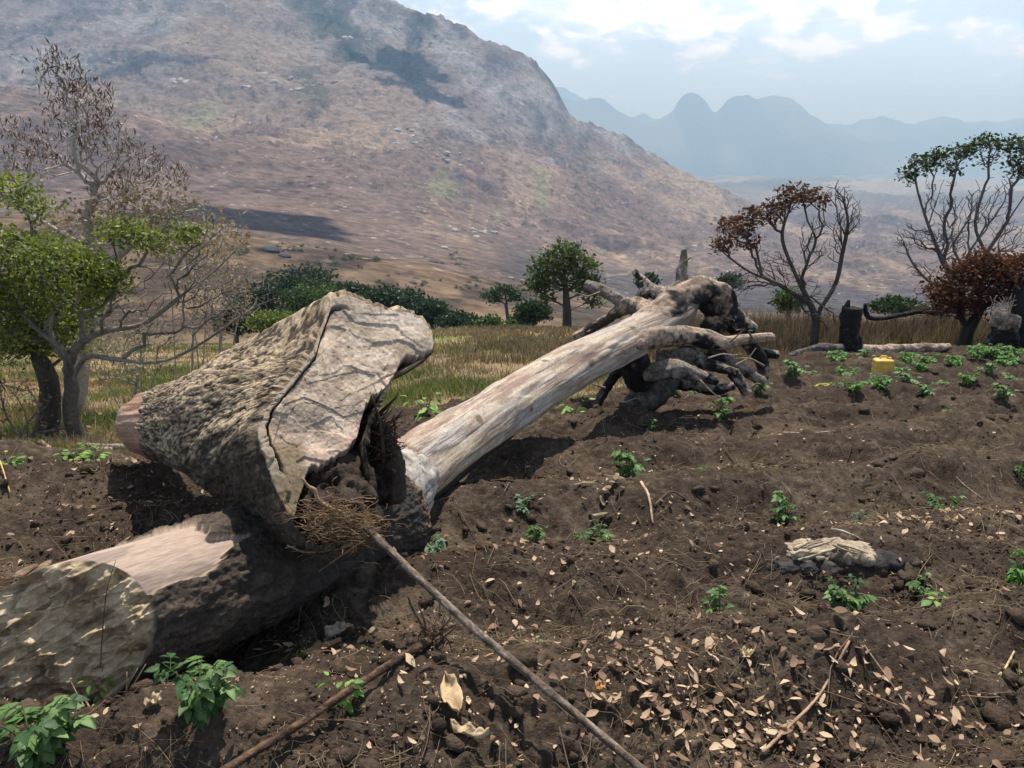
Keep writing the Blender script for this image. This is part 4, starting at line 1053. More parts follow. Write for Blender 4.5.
# ------------------------------------------------------------------ trees
def grow(trunk, targets, seed, step, k=.45, wig=.10, tip=.006, base_r=None, e=2.2, trunk_keep=None):
    """trunk: list of polylines (first starts at the base); branches reach every target"""
    rs = np.random.default_rng(seed)
    pos, par, plen = [], [], []
    for ti, tr in enumerate(trunk):
        tr = np.asarray(tr, float)
        n = max(3, int(np.sum(np.linalg.norm(np.diff(tr, axis=0), axis=1)) / step))
        q = smooth_path(tr, n)
        for i, p in enumerate(q):
            if i == 0:
                if ti == 0: pos.append(p); par.append(-1); plen.append(0); last = 0
                else:
                    d = np.linalg.norm(np.array(pos) - p, axis=1); last = int(np.argmin(d))
                continue
            pos.append(p); par.append(last); plen.append(plen[last] + np.linalg.norm(p - pos[last])); last = len(pos) - 1
    nbase = len(pos)
    cap = len(pos) + 400000
    A = np.zeros((60000, 3)); PL = np.zeros(60000); A[:len(pos)] = pos; PL[:len(pos)] = plen; n = len(pos)
    targets = np.asarray(targets, float)
    c0 = A[nbase - 1]
    order = np.argsort(np.linalg.norm(targets - np.asarray(trunk[0][-1]), axis=1) * (1 + .25 * rs.random(len(targets))))
    tips = []
    for ti in order:
        t = targets[ti]
        d = np.linalg.norm(A[:n] - t, axis=1)
        lo = int(nbase * .35) if nbase < n or True else 0
        cost = d + k * PL[:n]
        cost[:max(1, int(len(trunk[0]) and nbase * .25))] += 1e3
        j = int(np.argmin(cost)); dist = d[j]
        if dist < step * .6: continue
        m = max(2, int(dist / step))
        p0 = A[j]; pd = p0 - A[par[j]] if par[j] >= 0 else np.array([0, 0, 1.0]); pd = pd / (np.linalg.norm(pd) + 1e-9)
        dr = (t - p0) / dist
        p1 = p0 + (pd * .45 + dr * .55) * dist * .38; p2 = t - (dr * .7 + np.array([0, 0, .45])) * dist * .33
        off = np.cumsum(rs.normal(size=(m, 3)), axis=0); 
        last = j
        for i in range(1, m + 1):
            s = i / m; b = (1 - s) ** 3 * p0 + 3 * (1 - s) ** 2 * s * p1 + 3 * (1 - s) * s * s * p2 + s ** 3 * t
            b = b + off[i - 1] * wig * step * min(1, (1 - s) * 3) * 1.2
            A[n] = b; par.append(last); PL[n] = PL[last] + np.linalg.norm(b - A[last]); last = n; n += 1
        tips.append(last)
    R = np.zeros(n); ch = [[] for _ in range(n)]
    for i in range(1, n): ch[par[i]].append(i)
    acc = np.zeros(n)
    for i in range(n - 1, -1, -1):
        if not ch[i]: acc[i] = tip ** e
        if par[i] >= 0: acc[par[i]] += acc[i]
    R = acc ** (1 / e)
    if base_r:
        f = base_r / R[0]; g = np.clip((R - tip) / (R[0] - tip), 0, 1); R = R * (1 + (f - 1) * g ** 1.15)
    # flare
    R[:6] *= np.linspace(1.35, 1.0, 6)[:len(R[:6])]
    chains = []
    stack = [(0, None)]
    while stack:
        i, p = stack.pop()
        pts = [] if p is None else [A[p]]; rr = [] if p is None else [min(R[p], R[i] * 1.15)]
        while True:
            pts.append(A[i]); rr.append(R[i])
            c = ch[i]
            if not c: break
            c = sorted(c, key=lambda q: -acc[q]); 
            for q in c[1:]: stack.append((q, i))
            i = c[0]
        if len(pts) > 1: chains.append((np.array(pts), np.array(rr)))
    return chains, A[:n], R, np.array(tips, int)

def branch_mesh(name, chains, parent, c1, c2, mat=None, smin=3, big=.04, noise=30):
    out = []
    for pts, rr in chains:
        m = rr.max(); ns = 12 if m > big else (7 if m > big * .4 else (4 if m > big * .15 else 3))
        out.append((pts, rr, ns))
    V, Fc, al, rd = tubes(out, cap=False)
    n = vnoise(V[:, 0] * noise, V[:, 1] * noise, V[:, 2] * noise * .5, 5)
    n2 = vnoise(V[:, 0] * 3, V[:, 1] * 3, V[:, 2] * 3, 6)
    V = V + (V * 0) 
    c = mixc(np.broadcast_to(np.array(c1), V.shape), c2, np.clip(.5 + .5 * n + .3 * n2, 0, 1) * (1 - .65 * sstep(big * .5, big * 1.6, rd)))
    rg_ = ridged(V[:, 0] * 22, V[:, 1] * 22, V[:, 2] * 7, oct=3, seed=8); c = mixc(c, c * .5, sstep(.3, .7, rg_) * .6)
    return build(name, V, Fc, mat or M_TWIG, parent, col=c)

def leaf_mesh(name, centers, per, spread, size, cols, parent, seed, mat=None, up=.35, aspect=.5, flat=1.0, size_var=.45, clump=True, kind=None, weights=None, hang=0.0):
    rs = np.random.default_rng(seed)
    C_ = np.repeat(centers, per, axis=0); n = len(C_)
    C_ = C_ + rs.normal(size=(n, 3)) * spread * np.array([1, 1, flat])
    d = rs.normal(size=(n, 3)); d[:, 2] = d[:, 2] * .6 + up - hang; d /= np.linalg.norm(d, axis=1)[:, None]
    s = np.cross(d, rs.normal(size=(n, 3))); s /= np.linalg.norm(s, axis=1)[:, None]
    L_ = size * (1 + size_var * rs.normal(size=n)).clip(.4, 2)[:, None]
    nn = np.cross(d, s)
    a = C_; b = C_ + d * L_ * .5 + s * L_ * aspect * .5 + nn * L_ * .06; c = C_ + d * L_ - nn * L_ * .05; e = C_ + d * L_ * .5 - s * L_ * aspect * .5 + nn * L_ * .06
    V = np.stack([a, b, c, e], 1).reshape(-1, 3)
    F_ = np.arange(n * 4).reshape(-1, 4)
    cl = np.repeat(np.repeat(rs.random(len(centers)), per), 1)
    t = np.clip(.55 * cl + .45 * rs.random(n), 0, 1)
    cols = np.asarray(cols, float)
    x = t * (len(cols) - 1); i = np.clip(x.astype(int), 0, len(cols) - 2); w = (x - i)[:, None]
    col = cols[i] * (1 - w) + cols[i + 1] * w
    col = np.repeat(col, 4, axis=0)
    return build(name, V, F_, mat or M_LEAF, parent, col=col, smooth=False)

def blob_pts(blobs, rs, shell=.35, f=1.0):
    out = []
    for (px, py, Y, rx, ry, n) in blobs:
        n = int(n * f)
        c = P(px, py, Y); sx = pix(rx, c); sy = pix(ry, c)
        v = rs.normal(size=(n, 3)); v /= np.linalg.norm(v, axis=1)[:, None]
        r = shell + (1 - shell) * rs.random(n) ** .5
        q = c + v * r[:, None] * np.array([sx, sx, sy])
        out.append(q)
    return np.concatenate(out)

GREEN = [[.018, .035, .012], [.035, .065, .018], [.055, .10, .024], [.085, .13, .035]]
BRIGHT = [[.025, .042, .010], [.075, .108, .020], [.15, .185, .035], [.26, .28, .075]]
DARKG = [[.008, .017, .009], [.014, .030, .013], [.024, .046, .018], [.038, .064, .024]]
RUST = [[.05, .022, .014], [.10, .042, .022], [.16, .065, .032], [.22, .10, .05]]
STRAW = [[.16, .11, .06], [.26, .19, .10], [.38, .29, .16]]
def HB(p): return float(Hbase(p[0], p[1]) + Hnoise(p[0], p[1]))
def on_ground(px, py, Y):
    p = P(px, py, Y); p[2] = float(H(p[0], p[1])) if Y < 19 else HB(p); return p
def tree(name, label, cat, base, trunk, blobs, seed, leaves, base_r, step=.25, tip=.008, bark=([.10, .085, .07], [.20, .175, .15]), k=.45, wig=.25, group=None, extra=(), leafmat=None, twigblobs=(), tname='trunk', tf=1.0, bf=1.0):
    rs = np.random.default_rng(seed)
    root = empty(name, tuple(base)); tag(root, label, cat, group)
    T1 = blob_pts(blobs, rs, f=bf) if len(blobs) else np.zeros((0, 3))
    T2 = blob_pts(twigblobs, rs, f=tf) if len(twigblobs) else np.zeros((0, 3))
    chains, A, R, tips = grow([trunk] + list(extra), np.concatenate([T1, T2]), seed, step, k=k, wig=wig, tip=tip, base_r=base_r)
    big = [c for c in chains if c[1].max() > tip * 3.0]; small = [c for c in chains if c[1].max() <= tip * 3.0]
    branch_mesh(tname, big, root, *bark)
    if small: branch_mesh('twigs', small, root, *bark)
    if leaves and len(T1):
        for i, lf in enumerate(leaves):
            leaf_mesh('crown' if i == 0 else lf.get('name', 'foliage'), T1 if not lf.get('tw') else T2, lf['per'], lf['spread'], lf['size'], lf['cols'], root, seed + 5 + i, mat=lf.get('mat'), up=lf.get('up', .3), aspect=lf.get('aspect', .5), flat=lf.get('flat', .7), hang=lf.get('hang', 0))
    return root

# left green tree with its long bare limbs (stands on the meadow just past the field)
YL = 9.5
b = on_ground(80, 452, YL)
tr = [b, P(78, 440, YL), P(70, 410, YL), P(72, 385, YL), P(66, 366, YL), P(58, 345, YL)]
limbA = [P(70, 388, YL), P(85, 358, YL - .1), P(112, 359, YL - .2), P(150, 363, YL - .3), P(178, 356, YL - .3), P(205, 341, YL - .3), P(232, 322, YL - .2), P(255, 307, YL - .1), P(274, 299, YL)]
limbB = [P(68, 372, YL), P(78, 345, YL + .1), P(106, 331, YL + .2), P(140, 325, YL + .3), P(166, 308, YL + .4), P(190, 289, YL + .5), P(215, 271, YL + .6), P(246, 239, YL + .6)]
limbC = [P(72, 380, YL), P(64, 352, YL), P(40, 332, YL), P(18, 310, YL)]
gb = [(15, 345, YL + .3, 30, 18, 50), (60, 340, YL + .5, 30, 14, 40), (105, 290, YL + .1, 16, 10, 30), (22, 250, YL, 36, 20, 90), (60, 258, YL - .3, 34, 16, 90), (95, 272, YL - .2, 22, 12, 50), (28, 290, YL + .3, 34, 24, 90), (75, 295, YL + .2, 30, 20, 60), (5, 320, YL, 24, 22, 50), (45, 325, YL + .4, 30, 16, 50), (-30, 270, YL, 34, 30, 80), (-60, 300, YL, 34, 30, 60),
      (122, 232, YL + .3, 22, 8, 40), (150, 241, YL + .2, 18, 7, 24), (186, 236, YL + .2, 14, 6, 20), (12, 192, YL + .4, 24, 14, 34), (38, 208, YL + .3, 14, 8, 18), (112, 275, YL, 14, 10, 20)]
tb = [(150, 290, YL + .3, 40, 26, 60), (210, 270, YL + .3, 40, 34, 80), (225, 300, YL, 35, 22, 40), (180, 330, YL - .2, 45, 16, 30), (190, 220, YL + .5, 40, 25, 34), (110, 310, YL, 40, 15, 20), (262, 290, YL, 22, 14, 16)]
tree('green_leafed_tree', 'left tree with dense bright green leaves and long bare crooked limbs', 'tree', b, tr, gb, 601,
     [dict(per=20, spread=.10, size=.052, cols=[[.025, .042, .010], [.09, .12, .022], [.19, .22, .045], [.32, .33, .10]], up=.5, aspect=.5)], .088, step=.12, tip=.0035, bark=([.07, .06, .05], [.27, .24, .20]), k=.36, wig=.28, extra=[limbA, limbB, limbC], twigblobs=tb, tf=2.2)
# stout trunk beside it
b = on_ground(45, 448, YL + .4)
tree('shade_tree', 'stout dark-barked trunk standing left of the bright green tree trunk', 'tree', b, [b, P(47, 430, YL + .4), P(50, 400, YL + .4), P(48, 378, YL + .4), P(35, 350, YL + .4), P(25, 330, YL + .5)],
     [(10, 300, YL + .9, 50, 26, 120), (60, 310, YL + .9, 40, 26, 100), (-40, 310, YL + .8, 50, 34, 90)], 603, [dict(per=14, spread=.08, size=.065, cols=GREEN, up=.2)], .125, step=.14, tip=.004, bark=([.05, .042, .036], [.13, .11, .09]), wig=.3,
     twigblobs=[(40, 360, YL + .4, 50, 26, 40)])
# leaning thin stems at the far left
b = on_ground(25, 446, 9.2)
tree('leaning_shrub', 'thin leaning bare stems at the left edge beside the stout trunk', 'shrub', b, [b, P(28, 430, 9.2), P(22, 405, 9.2), P(5, 385, 9.2), P(-12, 372, 9.2)], [(10, 400, 9.2, 40, 30, 50), (80, 425, 9.6, 26, 18, 30), (35, 415, 9.2, 22, 22, 26)], 605,
     [dict(per=2, spread=.05, size=.05, cols=STRAW, mat=M_DRYLEAF)], .045, step=.12, tip=.003, bark=([.09, .07, .055], [.24, .19, .15]), extra=[[b, P(14, 428, 9.3), P(4, 410, 9.3), P(0, 380, 9.3), P(8, 350, 9.3)], [b, P(34, 432, 9.1), P(38, 405, 9.1), P(25, 385, 9.1), P(12, 360, 9.1)]], wig=.5)
# tall dry seed-pod tree behind
YT = 13.5
b = on_ground(70, 432, YT)
pods = [(60, 78, YT, 26, 26, 60), (78, 112, YT, 32, 26, 70), (108, 138, YT, 32, 26, 60), (140, 165, YT, 28, 22, 50), (60, 150, YT, 30, 20, 40), (18, 135, YT, 26, 18, 36), (30, 165, YT, 30, 18, 30), (120, 185, YT, 30, 18, 36), (170, 175, YT, 20, 14, 22), (95, 95, YT, 22, 14, 24), (55, 60, YT, 10, 12, 14)]
dead = [(150, 205, YT, 42, 16, 80), (175, 240, YT, 40, 22, 60), (100, 215, YT, 36, 18, 40), (60, 240, YT, 40, 20, 30), (225, 235, YT - .3, 26, 14, 26)]
T0 = tree('seed_pod_tree', 'tall dry leafless tree with upright brown seed pods, rising over the green tree', 'tree', b, [b, P(78, 400, YT), P(84, 350, YT), P(92, 300, YT), P(90, 250, YT), P(86, 215, YT)], pods, 607,
     [dict(per=3, spread=.06, size=.085, cols=[[.06, .035, .028], [.11, .06, .045], [.17, .10, .075]], up=1.6, aspect=.20, mat=M_DRYLEAF)], .13, step=.16, tip=.0055, bark=([.30, .26, .22], [.50, .45, .39]), k=.3, wig=.26,
     extra=[[P(92, 300, YT), P(105, 270, YT), P(130, 245, YT), P(150, 222, YT)], [P(90, 250, YT), P(60, 232, YT), P(30, 215, YT), P(-10, 200, YT)]], twigblobs=dead, bf=1.7, tf=2.0)
leaf_mesh('foliage', blob_pts([(a, b_, c_, d_, e_, n_ * 2) for a, b_, c_, d_, e_, n_ in dead], np.random.default_rng(2)), 4, .12, .080, [[.15, .10, .07], [.25, .18, .13], [.34, .27, .20]], T0, 609, mat=M_DRYLEAF)
for (px, py, Y, rx, ry, n, sd, lab) in [(215, 295, 12.5, 40, 42, 260, 611, 'grey leafless brushy shrub behind the long bare limbs'), (130, 350, 12.0, 48, 30, 170, 612, 'grey-brown brushy shrub right of the green tree trunk'), (190, 235, 15.0, 42, 30, 190, 613, 'pale dry shrub beneath the tip of the tall pod tree')]:
    b = on_ground(px, 420, Y)
    stems = [[b, b + np.array([dx_, .1, .25]), P(px + ox_, py + ry * .9, Y + .2), P(px + ox_ * 1.6, py + ry * .1, Y + .3)] for dx_, ox_ in ((-.22, -rx * .5), (.25, rx * .5), (.06, rx * .15))]
    tree('dry_shrub', lab, 'shrub', b, [b, b + np.array([-.06, 0, .3]), P(px - rx * .22, py + ry * .8, Y), P(px - rx * .15, py + ry * .3, Y)], [(px, py, Y, rx, ry, n)], sd, [dict(per=5, spread=.09, size=.05, cols=[[.18, .13, .09], [.30, .23, .16], [.40, .33, .25]], mat=M_DRYLEAF)], .028, step=.14, tip=.0035, extra=stems, bark=([.20, .17, .145], [.42, .38, .33]), k=.5, wig=.5, group='dry shrubs by the left trees')

# green tree in the middle distance
YC = 42.0
b = on_ground(567, 333, YC)
tree('green_tree', 'lone round-crowned green tree behind the fallen trunk', 'tree', b, [b, P(567, 312, YC), P(566, 295, YC), P(564, 272, YC)],
     [(560, 258, YC, 20, 12, 60), (542, 268, YC, 15, 10, 45), (582, 264, YC, 16, 11, 50), (538, 286, YC, 13, 9, 36), (552, 280, YC, 16, 10, 40), (588, 286, YC, 14, 12, 40), (575, 280, YC, 16, 12, 40), (568, 250, YC, 12, 6, 26), (592, 300, YC, 8, 8, 14), (545, 298, YC, 8, 6, 12)], 621,
     [dict(per=12, spread=.20, size=.20, cols=[[.018, .032, .012], [.04, .06, .02], [.075, .105, .03], [.12, .15, .05]], up=.4)], .20, step=.4, tip=.012, bark=([.05, .045, .04], [.09, .08, .07]))
YF = 75.0
b = on_ground(507, 338, YF)
tree('flat_topped_tree', 'small flat-topped dark tree left of the lone green tree', 'tree', b, [b, P(508, 322, YF), P(506, 305, YF)], [(492, 297, YF, 8, 4, 22), (505, 292, YF, 13, 4, 34), (516, 297, YF, 7, 4, 16)], 623, [dict(per=16, spread=.28, size=.28, cols=DARKG, up=.4)], .16, step=.5, tip=.02, bark=([.05, .045, .04], [.10, .09, .08]))
# band of dense trees in the hollow
band = [(260, 300, 92, 34, 24, 'dark rounded tree at the left end of the green band, beside the bare twigs', DARKG),
        (302, 286, 104, 46, 24, 'tallest broad dark-green crown in the hollow, behind the stump', DARKG),
        (318, 300, 90, 34, 22, 'mid-green umbrella-crowned tree just over the top of the stump', GREEN),
        (352, 298, 100, 30, 16, 'low dark tree showing above the upper edge of the cut face', DARKG),
        (385, 301, 96, 28, 15, 'dark green tree right above the tilted face lip', DARKG),
        (408, 303, 104, 28, 17, 'dark domed tree at the right of the cut face top', DARKG),
        (432, 312, 94, 20, 13, 'small dark tree right of the domed one in the hollow', DARKG),
        (462, 322, 86, 22, 8, 'low dark bush in line with the meadow edge, left of the flat-topped tree', DARKG),
        (275, 322, 66, 30, 9, 'bright yellow-green low tree in front of the dark band', BRIGHT),
        (236, 318, 80, 22, 16, 'dark tree showing through the long bare limbs', DARKG),
        (534, 312, 60, 16, 12, 'rounded dark-green bush touching the lone green tree', DARKG),
        (490, 324, 64, 12, 6, 'small green bush under the flat-topped tree', GREEN),
        (522, 322, 62, 11, 6, 'small dull bush between the flat-topped tree and rounded bush', GREEN),
        (895, 306, 34, 27, 7, 'low flat-topped dark green bush behind the yellow canister', DARKG),
        (790, 300, 30, 14, 14, 'narrow dull green bush behind the rust-leafed burnt tree', GREEN),
        (730, 282, 150, 6, 5, 'tiny dark round tree on the burnt slope right of the upright limb', DARKG),
        (648, 282, 150, 6, 6, 'tiny dark tree on the burnt slope behind the dead limbs', DARKG)]
for i, (px, py, Y, rx, ry, lab, cols) in enumerate(band):
    b = on_ground(px, py + ry, Y); top = P(px, py + ry * .4, Y)
    if b[2] > top[2] - .5: b[2] = top[2] - 1.0
    rs_b = np.random.default_rng(640 + i)
    bl = [(px + rs_b.uniform(-.6, .6) * rx, py + rs_b.uniform(-.35, .5) * ry, Y + rs_b.uniform(-.5, .5), rx * .48, ry * .42, 16) for _ in range(8)]
    bl += [(px, py - ry * .35, Y, rx * .55, ry * .45, 26), (px - rx * .55, py + ry * .2, Y, rx * .4, ry * .4, 14), (px + rx * .55, py + ry * .2, Y, rx * .4, ry * .4, 14)]
    sc = Y / 90.0
    tree('dense_tree', lab, 'tree' if ry > 9 else 'bush', b, [b, (b + top) / 2, top], bl, 650 + i, [dict(per=26 if rx > 15 else 14, spread=.42 * sc, size=.36 * sc, cols=cols, up=.5, flat=.6)], .14 * sc + .04, step=.9 * sc, tip=.02 * sc, bark=([.06, .05, .045], [.14, .12, .10]), group='trees in the hollow and behind the field')

# burnt tree with rust leaves
YB = 15.6
b = on_ground(815, 352, YB)
tree('burnt_tree', 'thin burnt tree with rust-brown leaves on its upper left crown', 'tree', b, [b, P(814, 340, YB), P(816, 322, YB), P(812, 308, YB), P(806, 296, YB)],
     [(735, 226, YB, 20, 10, 46), (762, 214, YB, 18, 10, 44), (795, 194, YB, 20, 9, 46), (722, 244, YB, 14, 8, 26), (815, 200, YB, 12, 8, 18), (780, 205, YB, 14, 8, 26), (748, 240, YB, 16, 8, 20)], 661,
     [dict(per=6, spread=.07, size=.075, cols=[[.04, .02, .016], [.085, .040, .028], [.13, .062, .042], [.17, .085, .055]], mat=M_DRYLEAF, up=.1)], .072, step=.17, tip=.0055, bark=([.06, .048, .042], [.13, .105, .09]), k=.62, wig=.22,
     extra=[[P(814, 318, YB), P(835, 285, YB), P(842, 255, YB), P(848, 222, YB), P(842, 196, YB)], [P(810, 304, YB), P(780, 285, YB), P(750, 272, YB), P(730, 258, YB), P(716, 246, YB)], [P(808, 300, YB), P(790, 262, YB), P(782, 235, YB), P(790, 208, YB)]],
     twigblobs=[(848, 215, YB, 14, 22, 44), (838, 190, YB, 14, 8, 20), (770, 270, YB, 34, 20, 40), (820, 235, YB, 22, 24, 34), (735, 285, YB, 18, 14, 16), (815, 300, YB, 22, 26, 30), (832, 320, YB, 10, 18, 14)], tf=3.2, bf=1.5)
# tree with green top
YR = 22.0
b = on_ground(968, 352, YR)
tree('sparse_tree', 'tall open-limbed tree at right with thin green leaves along its flat top', 'tree', b, [b, P(966, 330, YR), P(960, 300, YR), P(962, 285, YR), P(955, 265, YR)],
     [(922, 164, YR, 12, 7, 24), (938, 156, YR, 8, 5, 14), (910, 176, YR, 8, 7, 14), (965, 152, YR, 12, 7, 24), (984, 143, YR, 12, 6, 22), (1008, 146, YR, 14, 8, 26), (1022, 166, YR, 12, 12, 26), (950, 168, YR, 8, 6, 10), (1042, 150, YR, 18, 14, 30), (992, 160, YR, 9, 6, 8)], 671,
     [dict(per=8, spread=.11, size=.10, cols=[[.015, .026, .010], [.03, .05, .016], [.055, .08, .025]], up=.3)], .105, step=.22, tip=.0075, bark=([.085, .075, .068], [.17, .15, .135]), k=.6, wig=.2,
     extra=[[P(962, 285, YR), P(945, 265, YR), P(932, 235, YR), P(920, 200, YR), P(915, 178, YR)], [P(958, 285, YR), P(985, 260, YR), P(975, 225, YR), P(985, 185, YR)], [P(985, 255, YR), P(1005, 225, YR), P(1025, 195, YR)], [P(955, 290, YR), P(930, 282, YR), P(912, 262, YR), P(903, 240, YR)]],
     twigblobs=[(905, 238, YR, 12, 16, 36), (928, 240, YR, 16, 16, 34), (950, 240, YR, 14, 18, 26), (1010, 235, YR, 16, 22, 34), (990, 200, YR, 26, 24, 30), (940, 195, YR, 18, 20, 24), (920, 268, YR, 14, 8, 16), (965, 215, YR, 30, 30, 50)], tf=2.8, bf=1.5)
# rust-crowned small trees
YS = 16.3
b = on_ground(963, 354, YS)
tree('scorched_tree', 'small leaning scorched tree with a dense rust-brown crown', 'tree', b, [b, P(964, 345, YS), P(968, 330, YS), P(978, 314, YS), P(990, 302, YS)],
     [(945, 288, YS, 18, 12, 60), (965, 272, YS, 20, 12, 70), (988, 268, YS, 20, 12, 70), (1005, 280, YS, 20, 14, 60), (975, 290, YS, 24, 10, 60), (948, 300, YS, 14, 8, 26), (938, 308, YS, 10, 8, 24), (965, 306, YS, 18, 8, 50), (995, 298, YS, 18, 8, 40), (985, 258, YS, 16, 7, 36), (1010, 266, YS, 12, 9, 30)], 681,
     [dict(per=13, spread=.11, size=.080, cols=[[.035, .016, .012], [.08, .035, .022], [.125, .052, .032], [.17, .08, .05]], mat=M_DRYLEAF, up=0)], .11, step=.2, tip=.006, bark=([.03, .026, .024], [.07, .06, .05]), k=.4, wig=.4, extra=[[P(968, 330, YS), P(958, 312, YS), P(950, 300, YS)], [P(966, 338, YS), P(985, 338, YS), P(1003, 337, YS)]])
b = on_ground(1024, 362, 15.6)
tree('scorched_tree', 'thick black charred trunk at the right edge under rust-brown leaves', 'tree', b, [b, P(1021, 350, 15.6), P(1019, 325, 15.6), P(1020, 300, 15.6), P(1030, 280, 15.6)],
     [(1022, 272, 15.8, 20, 14, 60), (1045, 265, 15.8, 26, 18, 80), (1035, 295, 15.8, 20, 14, 40)], 683,
     [dict(per=13, spread=.11, size=.080, cols=[[.035, .016, .012], [.08, .035, .022], [.125, .052, .032], [.17, .08, .05]], mat=M_DRYLEAF, up=0)], .20, step=.2, tip=.006, bark=([.018, .016, .016], [.04, .035, .033]), k=.4, wig=.4)

# charred stumps and logs by the field edge
def black(light, f=.4): return char_col(light, [.02, .018, .018], f)
def stump_thing(name, lab, cat, parts, loc):
    r = empty(name, tuple(loc)); tag(r, lab, cat)
    for nm, pts, rad, colf, sd, kw in parts:
        P3 = [P(*q) for q in pts]; limb(nm, P3, [pix(a, p) for a, p in zip(rad, P3)], r, colf, seed=sd, **kw)
    return r
stump_thing('charred_stump', 'black charred standing stump with a spike on its left top', 'stump', [
    ('stump', [(851, 366, 14.6), (851, 352, 14.6), (850, 335, 14.6), (850, 318, 14.6), (852, 307, 14.6)], [13, 10.5, 9.5, 9.5, 9.5], black([.09, .08, .07], .35), 701, dict(amp=.22, K=90, N=44, fr=2)),
    ('spike', [(846, 312, 14.6), (847, 306, 14.6), (849, 300, 14.6)], [4, 3, 1.2], black([.06, .05, .05]), 702, dict(K=20, N=10)),
    ], on_ground(851, 358, 14.6))
stump_thing('charred_stump', 'wide dark stump at right with a pale broken ragged top', 'stump', [
    ('stump', [(1000, 362, 15.2), (1001, 350, 15.2), (1003, 335, 15.2), (1006, 322, 15.2)], [16, 14, 13, 13], black([.13, .11, .09], .3), 704, dict(amp=.35, K=80, N=36, fr=2)),
    ('broken_top', [(1005, 322, 15.15), (1006, 317, 15.1), (1008, 313, 15.1)], [13, 12.5, 11], char_col([.33, .28, .22], [.12, .10, .085], -.1), 705, dict(amp=.22, K=30, N=44, fr=3))], on_ground(1000, 358, 15.2))
rsx = np.random.default_rng(12)
ch = [(smooth_path([P(1003 + rsx.normal() * 5, 318, 15.1), P(1003 + rsx.normal() * 7, 308, 15.1), P(1003 + rsx.normal() * 11, 298 + rsx.uniform(-4, 8), 15.1)], 6), np.linspace(.008, .003, 6), 3) for _ in range(26)]
V, Fc, _, _ = tubes(ch); o = build('dry_stalks', V, Fc, M_TWIG, None, col=np.broadcast_to(np.array([.42, .35, .27]), V.shape), origin=P(1003, 318, 15.1)); tag(o, 'dry pale stalks sticking up from the broken stump at right', 'stalks')
def log_thing(lab, pts, rad, colf, sd, name='fallen_log', cat='log', **kw):
    P3 = [P(*q) for q in pts]
    o = limb(name, P3, [pix(a, p) for a, p in zip(rad, P3)], None, colf, seed=sd, origin=tuple(P3[len(P3) // 2]), **kw); tag(o, lab, cat); return o
log_thing('pale barkless log lying right of the black charred stump', [(864, 350, 14.2), (880, 350, 14.2), (905, 349, 14.4), (930, 348, 14.6), (949, 347, 14.8)], [5, 5, 5, 4.5, 3.5], char_col([.46, .35, .27], [.20, .14, .10], -.25), 711, amp=.25, K=90)
log_thing('dark fallen branch lying left of the black charred stump', [(788, 357, 13.4), (805, 352, 13.5), (825, 349, 13.7), (842, 350, 13.8)], [3.5, 4.5, 5.5, 5], char_col([.13, .11, .10], [.03, .027, .025], .1), 712, amp=.3, K=90)
log_thing('black bough lying over the weeds right of the charred stump', [(865, 304, 16.9), (866, 312, 17), (870, 318, 17), (885, 318, 17), (902, 315, 17.2), (920, 312, 17.4), (938, 314, 17.5)], [1.5, 2.4, 2.2, 2, 2.2, 2, 1.6], black([.05, .045, .04], .5), 713, amp=.3, cat='branch', name='burnt_bough')
log_thing('pinkish smooth root lying on the field edge at far left', [(16, 461, 6.15), (40, 458, 6.2), (66, 455, 6.25), (88, 452, 6.35), (112, 450, 6.5)], [3, 5.5, 5, 4.5, 3.5], char_col([.43, .29, .22], [.25, .15, .10], -.35), 714, name='bare_root', cat='root', amp=.2)
log_thing('short root tip turned up at the left field edge', [(60, 456, 6.2), (50, 452, 6.2), (43, 446, 6.2), (39, 441, 6.2)], [6, 5.5, 4, 2.5], char_col([.45, .30, .22], [.30, .19, .14], -.4), 715, name='bare_root', cat='root', amp=.2)
log_thing('grey log half hidden behind the stump section rear end', [(86, 447, 6.9), (100, 449, 6.9), (118, 449, 6.8), (140, 450, 6.7)], [4, 5, 5.5, 6], char_col([.25, .21, .18], [.07, .06, .05], -.05), 716, amp=.2)
# ------------------------------------------------------------------ meadow grass and weeds
def blades(name, X, Y, hgt, wid, cols, seed, bend=.85, mat=None, rot=None):
    rs = np.random.default_rng(seed); n = len(X)
    Z = np.where(Y < 19.5, H(X, Y), Hbase(X, Y) + Hnoise(X, Y)) - .02
    a = rs.uniform(0, 2 * PI, n); b = rs.uniform(0, 2 * PI, n)
    lean = bend * rs.random(n) * hgt
    base = np.stack([X, Y, Z], -1)
    w = np.stack([np.cos(a), np.sin(a), 0 * a], -1) * wid[:, None] * .5
    mid = base + np.stack([np.cos(b) * lean * .35, np.sin(b) * lean * .35, hgt * .55], -1)
    top = base + np.stack([np.cos(b) * lean, np.sin(b) * lean, hgt * (1 - .12 * rs.random(n))], -1)
    V = np.stack([base - w, base + w, mid + w * .7, top, mid - w * .7], 1).reshape(-1, 3)
    i = np.arange(n)[:, None] * 5
    Fq = i + np.array([[0, 1, 2, 4]]); Ft = i + np.array([[4, 2, 3]])
    col = np.repeat(cols, 5, axis=0)
    return build(name, V, [Fq, Ft], mat or M_GRASS, None, col=col, smooth=False)
def pal(cols, t):
    cols = np.asarray(cols, float); x = np.clip(t, 0, .9999) * (len(cols) - 1); i = x.astype(int); w = (x - i)[:, None]
    return cols[i] * (1 - w) + cols[i + 1] * w
rg = np.random.default_rng(33)
n = 420000
u = rg.uniform(-.98, .98, n); Y = np.exp(rg.uniform(math.log(5.8), math.log(75), n)); X = u * (Y + .6)
edge = edgeY(X)
dist = Y - edge
keep = dist > .05
pn = fbm(X / 2.2, Y / 2.2, oct=3, seed=801); pn2 = fbm(X / .5, Y / .5, oct=2, seed=802)
